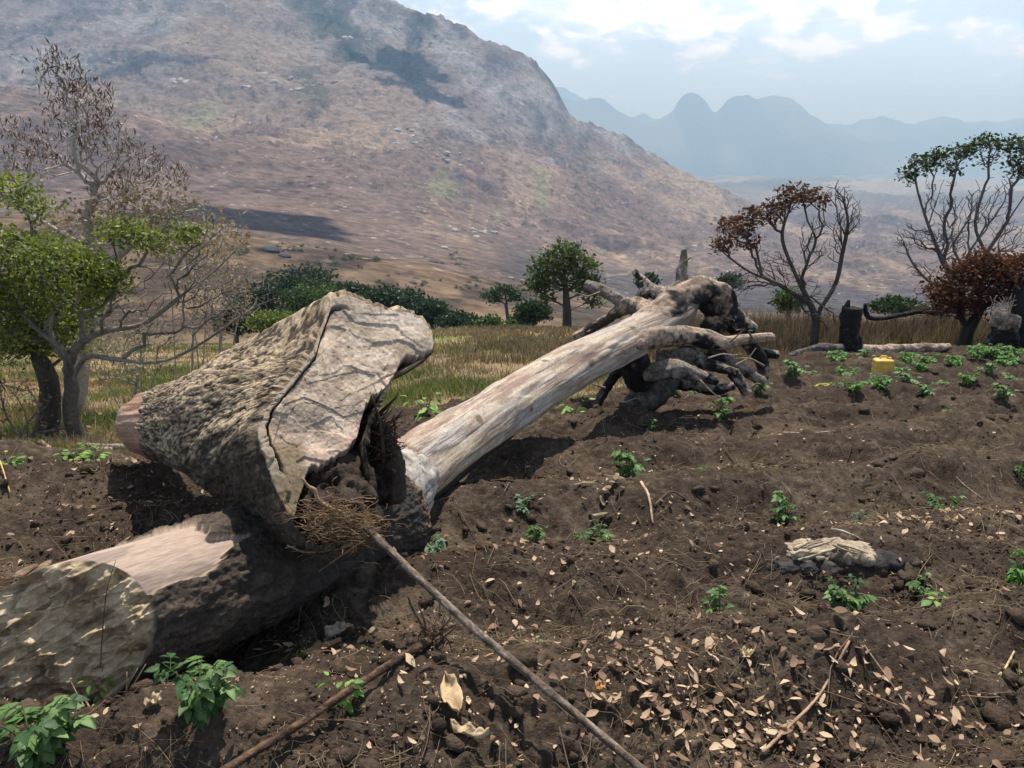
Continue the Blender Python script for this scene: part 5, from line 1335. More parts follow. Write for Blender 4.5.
keep &= (rg.random(n) < np.clip(.5 + .9 * pn2 + .4 * pn, .05, 1))
X, Y, u, dist, pn, pn2 = [v[keep] for v in (X, Y, u, dist, pn, pn2)]
n = len(X)
right = sstep(.15, .25, X / Y) * sstep(.05, .5, dist)       # tall burnt weeds on the right
right = np.maximum(right, .7 * sstep(-.16, .0, X / Y) * sstep(10, 16, Y))
hgt = (.05 + .14 * rg.random(n) ** 1.5 + .14 * np.maximum(pn, 0)) * (1 + .3 * sstep(15, 30, Y)) * sstep(-.1, 1.2, dist + .4)
hgt = hgt * (1 - right) + right * (.12 + .24 * rg.random(n) + .3 * sstep(.12, .2, X / Y) * rg.random(n)) * (.8 + .5 * pn2.clip(-.6, .6))
hgt *= 1 - .4 * sstep(40, 60, Y)
wid = (.004 + .0013 * Y) * (.6 + .6 * rg.random(n))
g = .85 * sstep(.32, .8, pn + .35 * pn2 + .30 * np.exp(-((X + 2.4) / 1.4) ** 2 - ((Y - 10) / 4) ** 2) - .25 * right) * (1 - right * .8)
g = np.maximum(g, sstep(.9, .0, dist) * sstep(-.1, .4, fbm(X / 1.2, Y / 1.2, oct=2, seed=803)))
tv = rg.random(n)
dry = pal([[.15, .11, .075], [.25, .19, .125], [.35, .28, .19], [.44, .37, .265]], tv)
gre = pal([[.06, .085, .025], [.11, .15, .04], [.19, .22, .07]], tv)
wee = pal([[.055, .039, .032], [.10, .07, .053], [.16, .115, .088], [.22, .17, .13]], tv)
redp = sstep(.25, .5, fbm(X / 1.7, Y / 1.7, oct=3, seed=804))
dry = mixc(dry, [.26, .12, .07], redp * .5)
cc_ = dry * (1 - g[:, None]) + gre * g[:, None]
cc_ = cc_ * (1 - right[:, None]) + wee * right[:, None]
tag(blades('grass', X, Y, hgt, wid, cc_, 811), kind='stuff')
# crowded burnt weed stalks with side twigs on the right
n = 62000
u = rg.uniform(.17, .95, n); Y = rg.uniform(13.5, 27, n); X = u * Y
k = (Y > edgeY(X) + 1.6) & (rg.random(n) < np.clip(.7 + .7 * fbm(X / .8, Y / .8, oct=3, seed=806), .1, 1)); X, Y = X[k], Y[k]; n = len(X)
hw = rg.uniform(.35, 1.15, n) * (.85 + .4 * fbm(X / 1.5, Y / 1.5, oct=2, seed=807))
wc = pal([[.04, .028, .024], [.085, .058, .045], [.14, .10, .078], [.20, .155, .12]], rg.random(n))
tag(blades('weeds', X, Y, hw, rg.uniform(.008, .02, n), wc, 812, bend=.7), kind='stuff')

# ------------------------------------------------------------------ soil clods, straw, leaf litter
def spread(n, seed, y0=1.55, y1=15.5):
    r = np.random.default_rng(seed); u = r.uniform(-.85, .85, n); Y = np.exp(r.uniform(math.log(y0 + .6), math.log(y1 + .6), n)) - .6
    X = u * (Y + .8); k = (Y < edgeY(X) - .05); return X[k], Y[k]
ico = np.array([[0, -1, 1.618], [0, 1, 1.618], [0, -1, -1.618], [0, 1, -1.618], [-1, 1.618, 0], [1, 1.618, 0], [-1, -1.618, 0], [1, -1.618, 0], [-1.618, 0, 1], [1.618, 0, 1], [-1.618, 0, -1], [1.618, 0, -1]]) / 1.9
icf = np.array([[0, 9, 1], [0, 1, 8], [0, 8, 6], [0, 6, 7], [0, 7, 9], [1, 9, 5], [1, 5, 4], [1, 4, 8], [8, 4, 10], [8, 10, 6], [6, 10, 2], [6, 2, 7], [7, 2, 11], [7, 11, 9], [9, 11, 5], [3, 5, 11], [3, 11, 2], [3, 2, 10], [3, 10, 4], [3, 4, 5]])
def clods(name, n, smin, smax, seed, c1, c2, flat=.75, pw=3.0):
    r = np.random.default_rng(seed); X, Y = spread(n, seed); n = len(X)
    k = r.random(n) < np.clip(.55 + 1.1 * fbm(X / .5, Y / .5, oct=2, seed=seed), .08, 1); X, Y = X[k], Y[k]; n = len(X)
    s = (smin + (smax - smin) * r.random(n) ** pw) * (1 + .05 * Y)
    v = ico[None] * (1 + .34 * r.normal(size=(n, 12, 1))) * s[:, None, None] * np.stack([r.uniform(.7, 1.3, n), r.uniform(.7, 1.3, n), np.full(n, flat)], -1)[:, None, :]
    a = r.uniform(0, 2 * PI, n); ca, sa = np.cos(a)[:, None], np.sin(a)[:, None]
    vx = v[..., 0] * ca - v[..., 1] * sa; vy = v[..., 0] * sa + v[..., 1] * ca
    V = np.stack([vx + X[:, None], vy + Y[:, None], v[..., 2] + (H(X, Y) + s * .15)[:, None]], -1).reshape(-1, 3)
    Fc = (icf[None] + (np.arange(n) * 12)[:, None, None]).reshape(-1, 3)
    col = np.repeat(pal([c1, c2], r.random(n)), 12, axis=0)
    return tag(build(name, V, Fc, M_SOIL, None, col=col, smooth=False), kind='stuff')
clods('soil_crumbs', 52000, .003, .010, 821, [.045, .032, .023], [.105, .075, .052], pw=2)
clods('soil_clods', 3600, .008, .040, 822, [.055, .039, .028], [.095, .068, .048], pw=3.0)

def straw(name, n, seed, l0, l1, w, cols, furr=True, y1=15.5, lift=.01):
    r = np.random.default_rng(seed); X, Y = spread(n, seed, y1=y1)
    m = np.clip(.45 + .9 * fbm(X / .6, Y / .6, oct=2, seed=seed + 1) + (.35 * -np.cos(2 * PI * furrow_phase(X, Y)) if furr else 0), .05, 1)
    k = r.random(len(X)) < m; X, Y = X[k], Y[k]; n = len(X)
    a = r.uniform(0, 2 * PI, n); L = (l0 + (l1 - l0) * r.random(n) ** 2.5) * (1 + .04 * Y); bd = r.normal(size=n) * .35
    pts = []
    for f in (-.5, -.17, .17, .5):
        aa = a + bd * f; px_, py_ = X + np.cos(aa) * L * f, Y + np.sin(aa) * L * f
        pts.append(np.stack([px_, py_, H(px_, py_) + lift + .004 * (1 + .1 * Y) + r.random(n) * lift], -1))
    pts = np.stack(pts, 1); ww = w * (1 + .12 * Y) * (.6 + .8 * r.random(n))
    sd = np.stack([-np.sin(a), np.cos(a), 0 * a], -1)[:, None, :] * ww[:, None, None] * .5
    up = np.array([0, 0, 1.0])[None, None] * ww[:, None, None] * .6
    V = np.stack([pts - sd, pts + up, pts + sd], 2).reshape(n, 12, 3)      # small roof profile so it has thickness
    q = []
    for i in range(3):
        for j in range(2):
            q.append([i * 3 + j, i * 3 + j + 1, (i + 1) * 3 + j + 1, (i + 1) * 3 + j])
        q.append([i * 3 + 2, i * 3, (i + 1) * 3, (i + 1) * 3 + 2])
    Fq = (np.array(q)[None] + (np.arange(n) * 12)[:, None, None]).reshape(-1, 4)
    col = np.repeat(pal(cols, r.random(n)), 12, axis=0)
    return tag(build(name, V.reshape(-1, 3), Fq, M_DRYLEAF, None, col=col, smooth=False), kind='stuff')
straw('straw_litter', 26000, 831, .02, .20, .0016, [[.10, .07, .045], [.26, .19, .12], [.42, .33, .21]])
straw('twig_litter', 1500, 832, .06, .32, .0038, [[.05, .035, .028], [.15, .10, .07], [.26, .19, .13]])

def leaf_litter(name, X, Y, seed, s0, s1, cols, lift=.012, curl=.8, pile=0):
    r = np.random.default_rng(seed); n = len(X)
    s = s0 + (s1 - s0) * r.random(n) ** 1.8; asp = r.uniform(.26, .66, n)
    gx = np.array([0, .25, .5, .8, 1.0]); gw = np.array([.06, .8, 1.0, .6, .03])
    a = r.uniform(0, 2 * PI, n); tilt = r.normal(size=n) * .28; roll = r.normal(size=n) * .35; cu = r.normal(size=n) * curl; cw = r.uniform(-.1, .55, n)
    xx = (gx[None] - .5) * s[:, None]; zz = (cu[:, None] * (gx[None] - .5) ** 2) * s[:, None]
    P3 = []
    for side in (-1, 0, 1):
        yy_ = side * .5 * (gw[None] * (1 + .15 * r.normal(size=(n, 5)))) * (asp * s)[:, None]
        z2 = zz + abs(side) * cw[:, None] * gw[None] * (asp * s)[:, None] * .5 + tilt[:, None] * xx + roll[:, None] * yy_
        ca, sa = np.cos(a)[:, None], np.sin(a)[:, None]
        P3.append(np.stack([xx * ca - yy_ * sa, xx * sa + yy_ * ca, z2], -1))
    V = np.stack(P3, 1)                                    # n,3,5,3
    V[..., 0] += X[:, None, None]; V[..., 1] += Y[:, None, None]
    V[..., 2] += (H(X, Y) + lift + pile * r.random(n) + .12 * s)[:, None, None]
    f = grid_faces(3, 5)
    Fq = (f[None] + (np.arange(n) * 15)[:, None, None]).reshape(-1, 4)
    col = np.repeat(pal(cols, r.random(n)), 15, axis=0)
    return tag(build(name, V.reshape(-1, 3), Fq, M_DRYLEAF, None, col=col, smooth=True), kind='stuff')
LC = [[.20, .115, .07], [.38, .235, .15], [.50, .34, .225], [.56, .43, .28], [.34, .22, .15]]
LC2 = [[.15, .09, .06], [.30, .19, .125], [.47, .33, .225], [.58, .45, .30], [.30, .19, .13], [.18, .12, .08]]
X, Y = spread(6500, 841)
r_ = np.random.default_rng(842)
m = np.clip(.12 + .8 * fbm(X / .7, Y / .7, oct=2, seed=843) - .45 * np.cos(2 * PI * furrow_phase(X, Y)), .02, 1); k = r_.random(len(X)) < m
leaf_litter('leaf_litter', X[k], Y[k], 844, .010, .036, LC2)
CX, CY = [], []
for (px, py, rx, ry, n) in [(650, 690, 55, 22, 260), (672, 718, 40, 14, 160), (745, 722, 60, 16, 230), (860, 688, 40, 12, 90), (925, 715, 30, 14, 50), (715, 672, 30, 10, 40), (900, 541, 60, 7, 210), (970, 532, 40, 6, 80), (800, 575, 50, 6, 80), (620, 518, 50, 14, 70), (690, 520, 45, 12, 60), (560, 600, 50, 20, 40), (600, 575, 60, 14, 60),
                            (95, 480, 70, 16, 150), (150, 520, 30, 25, 90), (60, 520, 60, 30, 110), (180, 490, 30, 12, 60), (470, 735, 40, 22, 130), (540, 480, 40, 10, 60), (700, 465, 60, 8, 60), (900, 470, 80, 10, 60), (1000, 700, 30, 30, 40), (380, 690, 70, 30, 70), (460, 600, 30, 20, 50), (250, 640, 70, 12, 70), (800, 720, 60, 12, 60), (830, 690, 50, 10, 60), (500, 560, 50, 14, 50), (760, 440, 80, 8, 50)]:
    for i in range(int(n * .5)):
        a, b = px + r_.normal() * rx * 1.15, py + r_.normal() * ry * 1.2
        d = ray(a, b); t = 1.58 / (-d[2] / d[1] - SL) if (-d[2] / d[1] - SL) > .05 else 12
        if t < 15: CX.append(d[0] / d[1] * t); CY.append(t)
CX, CY = np.array(CX), np.array(CY)
k = CY < edgeY(CX); leaf_litter('leaf_litter', CX[k], CY[k], 846, .013, .056, LC2, pile=.014)
X, Y = spread(16000, 848); r_ = np.random.default_rng(848)
m = np.clip(.3 + .9 * fbm(X / .4, Y / .4, oct=2, seed=849), .02, 1); k = r_.random(len(X)) < m
leaf_litter('leaf_crumbs', X[k], Y[k], 850, .005, .015, LC, lift=.005)

# ------------------------------------------------------------------ crop plants
def one_leaf(base, d, up, L_, w, col, out, rs):
    d = d / np.linalg.norm(d); s = np.cross(d, up); s /= np.linalg.norm(s) + 1e-9; nn = np.cross(s, d)
    gx = [0, .2, .45, .75, 1.0]; gw = [.05, .75, 1, .62, .02]; dr = rs.uniform(.1, .5)
    b0 = len(out['V'])
    for i in range(5):
        c = base + d * gx[i] * L_ - nn * dr * gx[i] ** 2 * L_
        for sd in (-1, 0, 1):
            out['V'].append(c + s * sd * gw[i] * w * .5 + nn * abs(sd) * .16 * w * gw[i]); out['C'].append(col * (1.12 if sd == 0 else rs.uniform(.9, 1.0)))
    for i in range(4):
        for j in range(2):
            k = b0 + i * 3 + j; out['F'].append([k, k + 1, k + 4, k + 3])
def plant_proto(h, w, nst, nleaf, lsize, cols, seed, droop=.3, lobed=False):
    """returns (stem mesh data, leaf mesh data) as arrays round the origin"""
    rs = np.random.default_rng(seed); out = dict(V=[], F=[], C=[]); ch = []
    cols = np.asarray(cols, float)
    for i in range(nst):
        a = rs.uniform(0, 2 * PI); r = w * .5 * rs.uniform(.25, 1); hh = h * rs.uniform(.55, 1)
        tip = np.array([math.cos(a) * r, math.sin(a) * r, hh]); mid = np.array([math.cos(a) * r * .35, math.sin(a) * r * .35, hh * .65])
        pth = smooth_path([np.zeros(3), mid, tip], 7); ch.append((pth, np.linspace(.0045, .0018, 7) * (h / .25) ** .5, 4))
        for j in range(nleaf):
            f = rs.uniform(.3, 1.0); k = min(6, int(f * 6)); b = pth[k]
            aa = a + rs.uniform(-1.4, 1.4); d = np.array([math.cos(aa), math.sin(aa), rs.uniform(-.5, .45)])
            pl = lsize * rs.uniform(.5, 1.2)
            e = b + d * pl * rs.uniform(.4, .9); ch.append((np.array([b, e]), np.array([.0016, .001]), 3))
            c = cols[rs.integers(len(cols))] * rs.uniform(.8, 1.2)
            L_ = lsize * rs.uniform(.7, 1.25); up = np.array([rs.normal() * .25, rs.normal() * .25, 1])
            one_leaf(e, d + np.array([0, 0, -.15]), up, L_, L_ * .62, c, out, rs)
            if lobed:
                sd = np.cross(d, up); sd /= np.linalg.norm(sd)
                for q in (-1, 1):
                    one_leaf(e, d * .45 + sd * q, up, L_ * .75, L_ * .42, c, out, rs)
                    if rs.random() < .6: one_leaf(b * .5 + e * .5, d * .3 + sd * q, up, L_ * .55, L_ * .3, c, out, rs)
    V, Fc, _, _ = tubes(ch, cap=False)
    return (V, Fc), out
CROP = [[.035, .085, .022], [.058, .125, .032], [.09, .17, .045], [.14, .22, .07]]
LIME = [[.10, .20, .035], [.16, .28, .05], [.22, .34, .07]]
BLUE = [[.05, .11, .055], [.08, .15, .085], [.12, .20, .11]]
def make_proto(idx, *a, **k):
    (V, Fc), out = plant_proto(*a, **k)
    r = empty('crop_plant', (0, 0, -50))
    build('stem', V + np.array([0, 0, -50]), Fc, M_LEAF, r, col=np.broadcast_to(np.array([.10, .15, .05]), V.shape))
    build('leaves', np.array(out['V']) + np.array([0, 0, -50]), np.array(out['F']), M_LEAF, r, col=np.array(out['C']))
    return r
protos = {
 'bushy': make_proto(0, .30, .34, 9, 9, .060, CROP, 901, lobed=True),
 'young': make_proto(1, .26, .24, 6, 6, .055, CROP, 902, lobed=True),
 'open': make_proto(2, .17, .36, 5, 5, .060, CROP, 903, lobed=True),
 'lime': make_proto(3, .22, .20, 5, 5, .055, LIME, 904),
 'blue': make_proto(4, .20, .22, 5, 4, .055, BLUE, 905, lobed=True),
 'row': make_proto(5, .26, .42, 10, 8, .065, [[.06, .15, .03], [.09, .21, .04], [.13, .27, .055]], 906, lobed=True),
 'seedling': make_proto(6, .10, .12, 2, 3, .035, LIME, 907),
}
used = set()
NATIVE = dict(bushy=(.30, .36), young=(.26, .27), open=(.17, .38), lime=(.22, .22), blue=(.20, .24), row=(.26, .44), seedling=(.10, .13))
def put(kind, px, py, wpx, hpx, label, group=None, name='crop_plant', cat='plant', Y=None, rot=None):
    g = G(px, py) if Y is None else on_ground(px, py, Y)
    src = protos[kind]
    if kind in used:
        r = src.copy(); COL.objects.link(r)
        for c in src.children:
            d = c.copy(); COL.objects.link(d); d.parent = r
    else: r = src; used.add(kind)
    r.name = name
    nh, nw = NATIVE[kind]
    sx = pix(wpx, g) / nw * 1.1; sz = pix(hpx, g) / nh * 1.05
    r.location = (g[0], g[1], g[2] - .01); r.scale = (sx, sx, (sz + sx * .3) / 1.3 if sz > sx else sz * .8 + sx * .2); r.rotation_euler = (0, 0, rot if rot is not None else (px * 1.7 + py) % 6.28)
    tag(r, label, cat, group); return r
put('bushy', 205, 752, 84, 74, 'large bushy dark green plant in front of the log, left of the dark stick')
put('bushy', 40, 785, 100, 70, 'bluish green plant cut off by the bottom left corner', rot=2.0)
put('lime', 103, 698, 26, 38, 'yellow-green broad-leafed weed growing against the chopped log end', name='weed')
put('lime', 343, 728, 34, 34, 'sprouting cut stub with small lime leaves beside the dark stick', name='sprout')
put('seedling', 300, 640, 16, 26, 'tiny thin seedling in the stump shadow', name='seedling')
put('young', 720, 610, 34, 36, 'bright green upright plant left of the charred wood slab')
put('bushy', 846, 602, 46, 36, 'full green plant just below the charred wood slab')
put('open', 925, 584, 38, 18, 'drooping low plant right of the charred wood slab')
put('row', 1018, 586, 44, 42, 'large green plant cut by the right frame edge, level with the wood slab')
put('seedling', 940, 610, 38, 9, 'flat faint seedling below the drooping plant', name='seedling')
put('young', 788, 514, 34, 34, 'bright green plant standing alone above the charred wood slab')
put('open', 946, 497, 40, 22, 'sprawling green plant on the ridge at right, above the wood slab')
put('young', 629, 472, 38, 38, 'tallest mid-field plant right of the fallen trunk shadow')
put('open', 598, 527, 42, 18, 'low two-tufted plant right of the heap of pale bark chips', rot=.4)
put('young', 534, 540, 24, 30, 'yellowish plant right of the fallen trunk, below the shadow')
put('blue', 526, 514, 24, 14, 'small bluish plant just above the yellowish plant by the trunk shadow')
put('open', 703, 474, 30, 12, 'low pale green plant right of the tall mid-field plant')
put('young', 718, 424, 28, 22, 'green plant in front of the burnt branch tangle')
put('blue', 860, 510, 16, 14, 'tiny plant with dry stalk between the lone plant and the sprawling one')
put('seedling', 766, 474, 18, 12, 'tiny yellowish seedling halfway up the field', name='seedling')
put('seedling', 805, 520, 18, 8, 'tiny flat seedling right of the lone bright plant', name='seedling')
put('young', 1020, 474, 18, 28, 'green plant touching the right edge above mid-height')
put('young', 946, 417, 24, 20, 'upright plant on the far right ridge below the rows')
put('young', 1003, 407, 24, 18, 'green plant near the right edge below the broken stump')
put('seedling', 917, 444, 18, 12, 'small pale plant below the upright plant on the far ridge')
put('blue', 427, 535, 34, 22, 'blue-green leaves peeping out under the torn shell of the trunk', name='weed')
put('lime', 426, 418, 34, 22, 'bright green weed on the field edge between stump and trunk', name='weed')
put('lime', 572, 412, 34, 16, 'bright green weeds under the trunk left of the charred leg', name='weed')
put('seedling', 530, 638, 20, 12, 'pale tiny seedling right of the digging pole', name='seedling')
put('seedling', 578, 596, 10, 12, 'single small sprout in the open soil above the pole', name='seedling')
put('young', 648, 430, 16, 12, 'small plant under the grey slab-like root')
put('young', 677, 402, 20, 16, 'green plant at the foot of the branch tangle, right of the slab root')
put('open', 698, 398, 26, 10, 'low grassy plant beneath the grey limb ends')
put('young', 760, 400, 20, 14, 'plant right of the branch tangle on the soil edge')
put('young', 795, 384, 26, 18, 'leftmost plant of the far crop rows, right of the tangle')
rows = [(812, 378), (838, 368), (846, 374), (862, 385), (852, 398), (897, 377), (866, 368), (908, 368), (918, 378), (906, 390), (925, 366), (938, 374), (932, 386), (956, 368), (975, 366), (984, 378), (995, 366), (1008, 374), (1016, 384), (880, 395), (893, 402), (928, 396), (965, 392), (840, 388), (950, 384), (1012, 366), (985, 364)]
for i, (x, y) in enumerate(rows):
    put('row' if i % 3 else 'young', x, y, 19 + (i * 7) % 8, 11 + (i * 5) % 6, 'leafy light-green plant in the far crop rows around the yellow canister', group='plants of the far crop rows')
for k_, p_ in protos.items():
    assert k_ in used, k_
# low green weeds along the left field edge
for (x, y, w, lab) in [(78, 458, 30, 'green weed patch before the pinkish root, left part'), (96, 459, 30, 'green weeds between pinkish root and grey log'), (8, 462, 26, 'green weeds at the far left edge of the soil')]:
    put('lime', x, y, w, 10, lab, name='weed')

# ------------------------------------------------------------------ small things on the soil
# charred slab of wood
g = G(830, 566)
sb = empty('wood_slab', tuple(g)); tag(sb, 'charred broken slab of wood with pale splintered top lying on the soil', 'wood slab')
Ys = g[1]
sc_ = P(822, 560, Ys)
lump('slab', sc_ + np.array([-.06, 0, 0]), (.36, .13, .045), sb, (.035, .031, .029), 921, amp=.75, K=70, N=110)
lump('slab', sc_ + np.array([.03, .02, .03]), (.24, .10, .055), sb, (.15, .12, .085), 922, amp=.9, K=70, N=110)
lump('charred_end', P(882, 561, Ys) , (.15, .07, .042), sb, (.018, .016, .016), 923, amp=.5)
rs = np.random.default_rng(9); ch = []
for i in range(14):
    x0 = rs.uniform(788, 858); y0 = 552 + rs.normal() * 5 + abs(x0 - 832) * .08 - 4; ln = rs.uniform(10, 34); tl = -.35 if x0 < 832 else .35
    ch.append(splinter(P(x0 - ln / 2, y0 - tl * ln / 2, Ys - .07 + rs.normal() * .03), P(x0 + ln / 2, y0 + tl * ln / 2, Ys - .07 + rs.normal() * .03), rs.uniform(.005, .014), rs, .08))
V, Fc, _, _ = tubes(ch); build('splinters', V, Fc, M_TWIG, sb, col=mixc(np.broadcast_to(np.array([.24, .18, .12]), V.shape), [.55, .46, .33], rng.random(len(V))))
# single twigs and sticks
def stick(lab, pts, w, c, name='twig', cat='twig', lift=.0):
    P3 = []
    for (x, y) in pts:
        q = G(x, y); q[2] += w * .8 + lift; P3.append(q)
    P3 = smooth_path(P3, 14); V, Fc, _, _ = tubes([(P3, np.linspace(w, w * .6, 14), 7)])
    o = build(name, V, Fc, M_TWIG, None, col=mixc(np.broadcast_to(np.array(c) * .55, V.shape), np.array(c) * 1.2, rng.random(len(V))), origin=P3[7]); tag(o, lab, cat)
stick('straight brown stick with a dark end lying across the leaf litter', [(765, 735), (790, 716), (820, 693), (845, 671)], .007, (.36, .24, .16), 'stick', 'stick', .02)
stick('thin pale straight cane lying on the far soil', [(783, 441), (815, 440), (856, 438)], .008, (.42, .34, .25), 'cane', 'stick')
stick('short thick tan twig right of the bark chips', [(640, 500), (648, 508), (653, 519)], .011, (.46, .33, .23))
stick('short brown twig lying above the tan twig', [(620, 488), (630, 496)], .011, (.24, .17, .12))
stick('dark curved twig right of the tan twig', [(654, 512), (670, 506), (685, 508)], .009, (.10, .07, .05))
stick('bright yellowish cane piece near the right edge', [(998, 681), (1006, 668), (1013, 657)], .006, (.52, .42, .24), 'cane', 'stick')
stick('yellow stalk at the left edge of the soil', [(-2, 470), (4, 481), (10, 492)], .007, (.55, .42, .16), 'stalk', 'stalk', .03)
stick('pale curved stalk below the bushy row plant at right', [(935, 475), (960, 482), (985, 487)], .006, (.45, .36, .24), 'stalk', 'stalk')
stick('small dark crooked twig on the soil right of the pole', [(606, 620), (612, 628), (630, 632), (634, 637)], .004, (.04, .03, .025))
stick('long thin curved straw at the bottom right', [(860, 672), (905, 700), (925, 730), (905, 760)], .0028, (.30, .23, .15), 'straw', 'straw')
# dry stem crossing the stripped log
o_ = limb('dry_stalk', [P(100, 668, 2.36), P(102, 640, 2.40), P(104, 612, 2.42), P(108, 585, 2.44), P(116, 560, 2.46)], [.003, .0025, .002, .0018, .001], None, pole_col([.10, .07, .05], [.22, .15, .10]), K=30, N=6, seed=931, origin=tuple(P(104, 640, 2.38)))
tag(o_, 'thin dry stem standing in front of the stripped log top', 'stem')
ch = [(smooth_path([G(*a) , P(*m_, 2.32), P(*b_, 2.34)], 8), np.linspace(.004, .0015, 8), 4) for a, m_, b_ in [((128, 703), (134, 684), (146, 664)), ((126, 702), (128, 686), (138, 668)), ((122, 703), (126, 690), (127, 672)), ((132, 704), (140, 690), (152, 680)), ((85, 712), (76, 692), (68, 676)), ((90, 712), (84, 700), (66, 694))]]
V, Fc, _, _ = tubes(ch); o = build('dry_stalks', V, Fc, M_TWIG, None, col=np.broadcast_to(np.array([.33, .24, .16]), V.shape), origin=G(126, 704)); tag(o, 'few dry broken stalks in front of the chopped log end', 'stalks')
# big curled dry leaves, one by one
def big_leaf(lab, px, py, L_, w, rot, col, seed, name='dry_leaf', tilt=.3, Y=None, z=.02):
    rs = np.random.default_rng(seed); c = G(px, py); K_, W_ = 16, 9
    s = np.linspace(0, 1, K_)[:, None]; q = np.linspace(-1, 1, W_)[None]
    prof = np.sin(np.clip(s * 1.05, 0, 1) * PI) ** .55 * (1 + .22 * fbm(s * 4, q * 0 + seed, oct=2, seed=seed) * 1)
    x = (s - .5) * L_ + 0 * q; y = q * prof * w * .5; zz = z + .25 * w * q ** 2 * rs.uniform(.3, 1) + .22 * L_ * (s - .5) ** 2 * 2 * tilt + .02 * fbm(s * 5, q * 2, oct=2, seed=seed + 1) + (s - .5) * L_ * tilt * .4
    ca, sa = math.cos(rot), math.sin(rot)
    V = np.stack([x * ca - y * sa + c[0], x * sa + y * ca + c[1], zz + c[2]], -1)
    n = fbm(s * 6, q * 2, oct=3, seed=seed + 2)
    C_ = mixc(np.broadcast_to(np.array(col), V.shape), np.array(col) * .55, sstep(0, .7, n))
    o = build(name, V, grid_faces(K_, W_), M_DRYLEAF, None, col=C_, origin=c); tag(o, lab, 'leaf')
    m_ = o.modifiers.new('thick', 'SOLIDIFY'); m_.thickness = .0015
big_leaf('large pale tan husk-like leaf near the bottom, left of centre', 452, 722, .17, .07, 1.9, [.56, .42, .25], 941, z=.03)
big_leaf('second pale husk leaf touching the large one, pointing right', 470, 748, .14, .045, -.4, [.55, .42, .27], 942)
big_leaf('curled brown leaf in the stump shadow', 322, 652, .16, .08, .3, [.34, .21, .11], 943, tilt=.6, z=.04)
big_leaf('pale curled leaf overlapping the brown one in the shadow', 340, 640, .12, .05, .1, [.42, .33, .24], 944, tilt=.4, z=.06)
big_leaf('flat pale leaf beside the bushy front plant', 160, 742, .06, .035, .8, [.50, .40, .28], 945)
big_leaf('orange-brown leaf fragment right of the pole', 600, 708, .06, .035, 1.2, [.50, .27, .12], 946)
big_leaf('cream oval leaf at the lower edge of the litter patch', 745, 676, .06, .03, .1, [.60, .48, .30], 947)
bl = lump('mud_ball', G(440, 742) + np.array([0, 0, .02]), (.026, .026, .026), None, (.028, .019, .014), 951, K=24, N=30, amp=.25); tag(bl, 'dark round clump of mud beside the large pale husk leaf', 'clod')
# heap of bark chips
ck = lump('bark_chip', G(588, 502) + np.array([0, 0, .02]), (.085, .026, .0055), None, (.20, .155, .095), 953, K=16, N=24, amp=.5)
cme = ck.data; gb_ = G(588, 502)
for v in cme.vertices: v.co = v.co - Vector(tuple(gb_))
ck.scale = (.6, .6, .6); ck.location = tuple(gb_ + np.array([0, 0, .02]))
tag(ck, 'pale curled bark chip in the small heap right of the trunk shadow', 'bark chip', 'heap of pale bark chips')
rs = np.random.default_rng(14)
for i in range(15):
    c2 = ck.copy(); COL.objects.link(c2); q = G(603 + rs.normal() * 14, 507 + rs.normal() * 8)
    c2.location = tuple(q + np.array([0, 0, .015 + rs.random() * .03])); c2.rotation_euler = (rs.normal() * .4, rs.normal() * .3, rs.uniform(0, 6.3)); s_ = rs.uniform(.3, .75); c2.scale = (s_, s_, s_)
# left edge bark pieces
for (px, py, rot_, lab) in [(20, 578, .9, 'brown slab of bark at the left edge behind the log'), (36, 570, 1.3, 'narrow bark piece leaning beside the brown slab of bark')]:
    q = G(px, py); o = lump('bark_piece', (0, 0, 0), (.09, .03, .015), None, (.11, .075, .05), 960 + px, K=16, N=24, amp=.5); o.location = tuple(q + np.array([0, 0, .03])); o.rotation_euler = (0, -.2, rot_); tag(o, lab, 'bark')

# yellow canister and yellow tub
M_PL = col_mat('faded yellow plastic', rough=.45, nscale=14, namt=.18, bscale=30, bump=.08, spec=.4)
def superbox(w, d, h, K=26, N=48, e=5, taper=.0):
    z = np.linspace(0, 1, K); ph = np.arange(N) * 2 * PI / N
    r = (1 - np.abs(2 * z - 1) ** 9) ** (1 / 4); r[0] = r[-1] = .02
    zz = (z - .5) * 2; zz = np.sign(zz) * (np.abs(zz) ** .8) * .5 + .5
    cx_ = np.sign(np.cos(ph)) * np.abs(np.cos(ph)) ** (2 / e); cy_ = np.sign(np.sin(ph)) * np.abs(np.sin(ph)) ** (2 / e)
    rib = 1 + .015 * np.cos(zz * 22)
    return np.stack([r[:, None] * cx_[None] * w / 2 * rib[:, None], r[:, None] * cy_[None] * d / 2 * rib[:, None], np.repeat(zz[:, None] * h, N, 1)], -1)
q = G(881, 378); ca = empty('yellow_canister', tuple(q)); tag(ca, 'faded yellow plastic canister standing among the far crop plants', 'canister')
wv = pix(18, q); hv_ = pix(17, q)
V = superbox(wv, wv * .7, hv_) + q
build('body', V, grid_faces(26, 48, True), M_PL, ca, col=np.broadcast_to(np.array([.62, .40, .075]), V.shape))
hp = smooth_path([q + np.array([-wv * .22, 0, hv_ * .96]), q + np.array([-wv * .14, 0, hv_ * 1.12]), q + np.array([wv * .14, 0, hv_ * 1.12]), q + np.array([wv * .22, 0, hv_ * .96])], 12)
V, Fc, _, _ = tubes([(hp, np.full(12, wv * .05), 8)]); build('handle', V, Fc, M_PL, ca, col=np.broadcast_to(np.array([.62, .42, .10]), V.shape))
cpth = np.array([q + np.array([wv * .33, 0, hv_ * .94]), q + np.array([wv * .33, 0, hv_ * 1.06])])
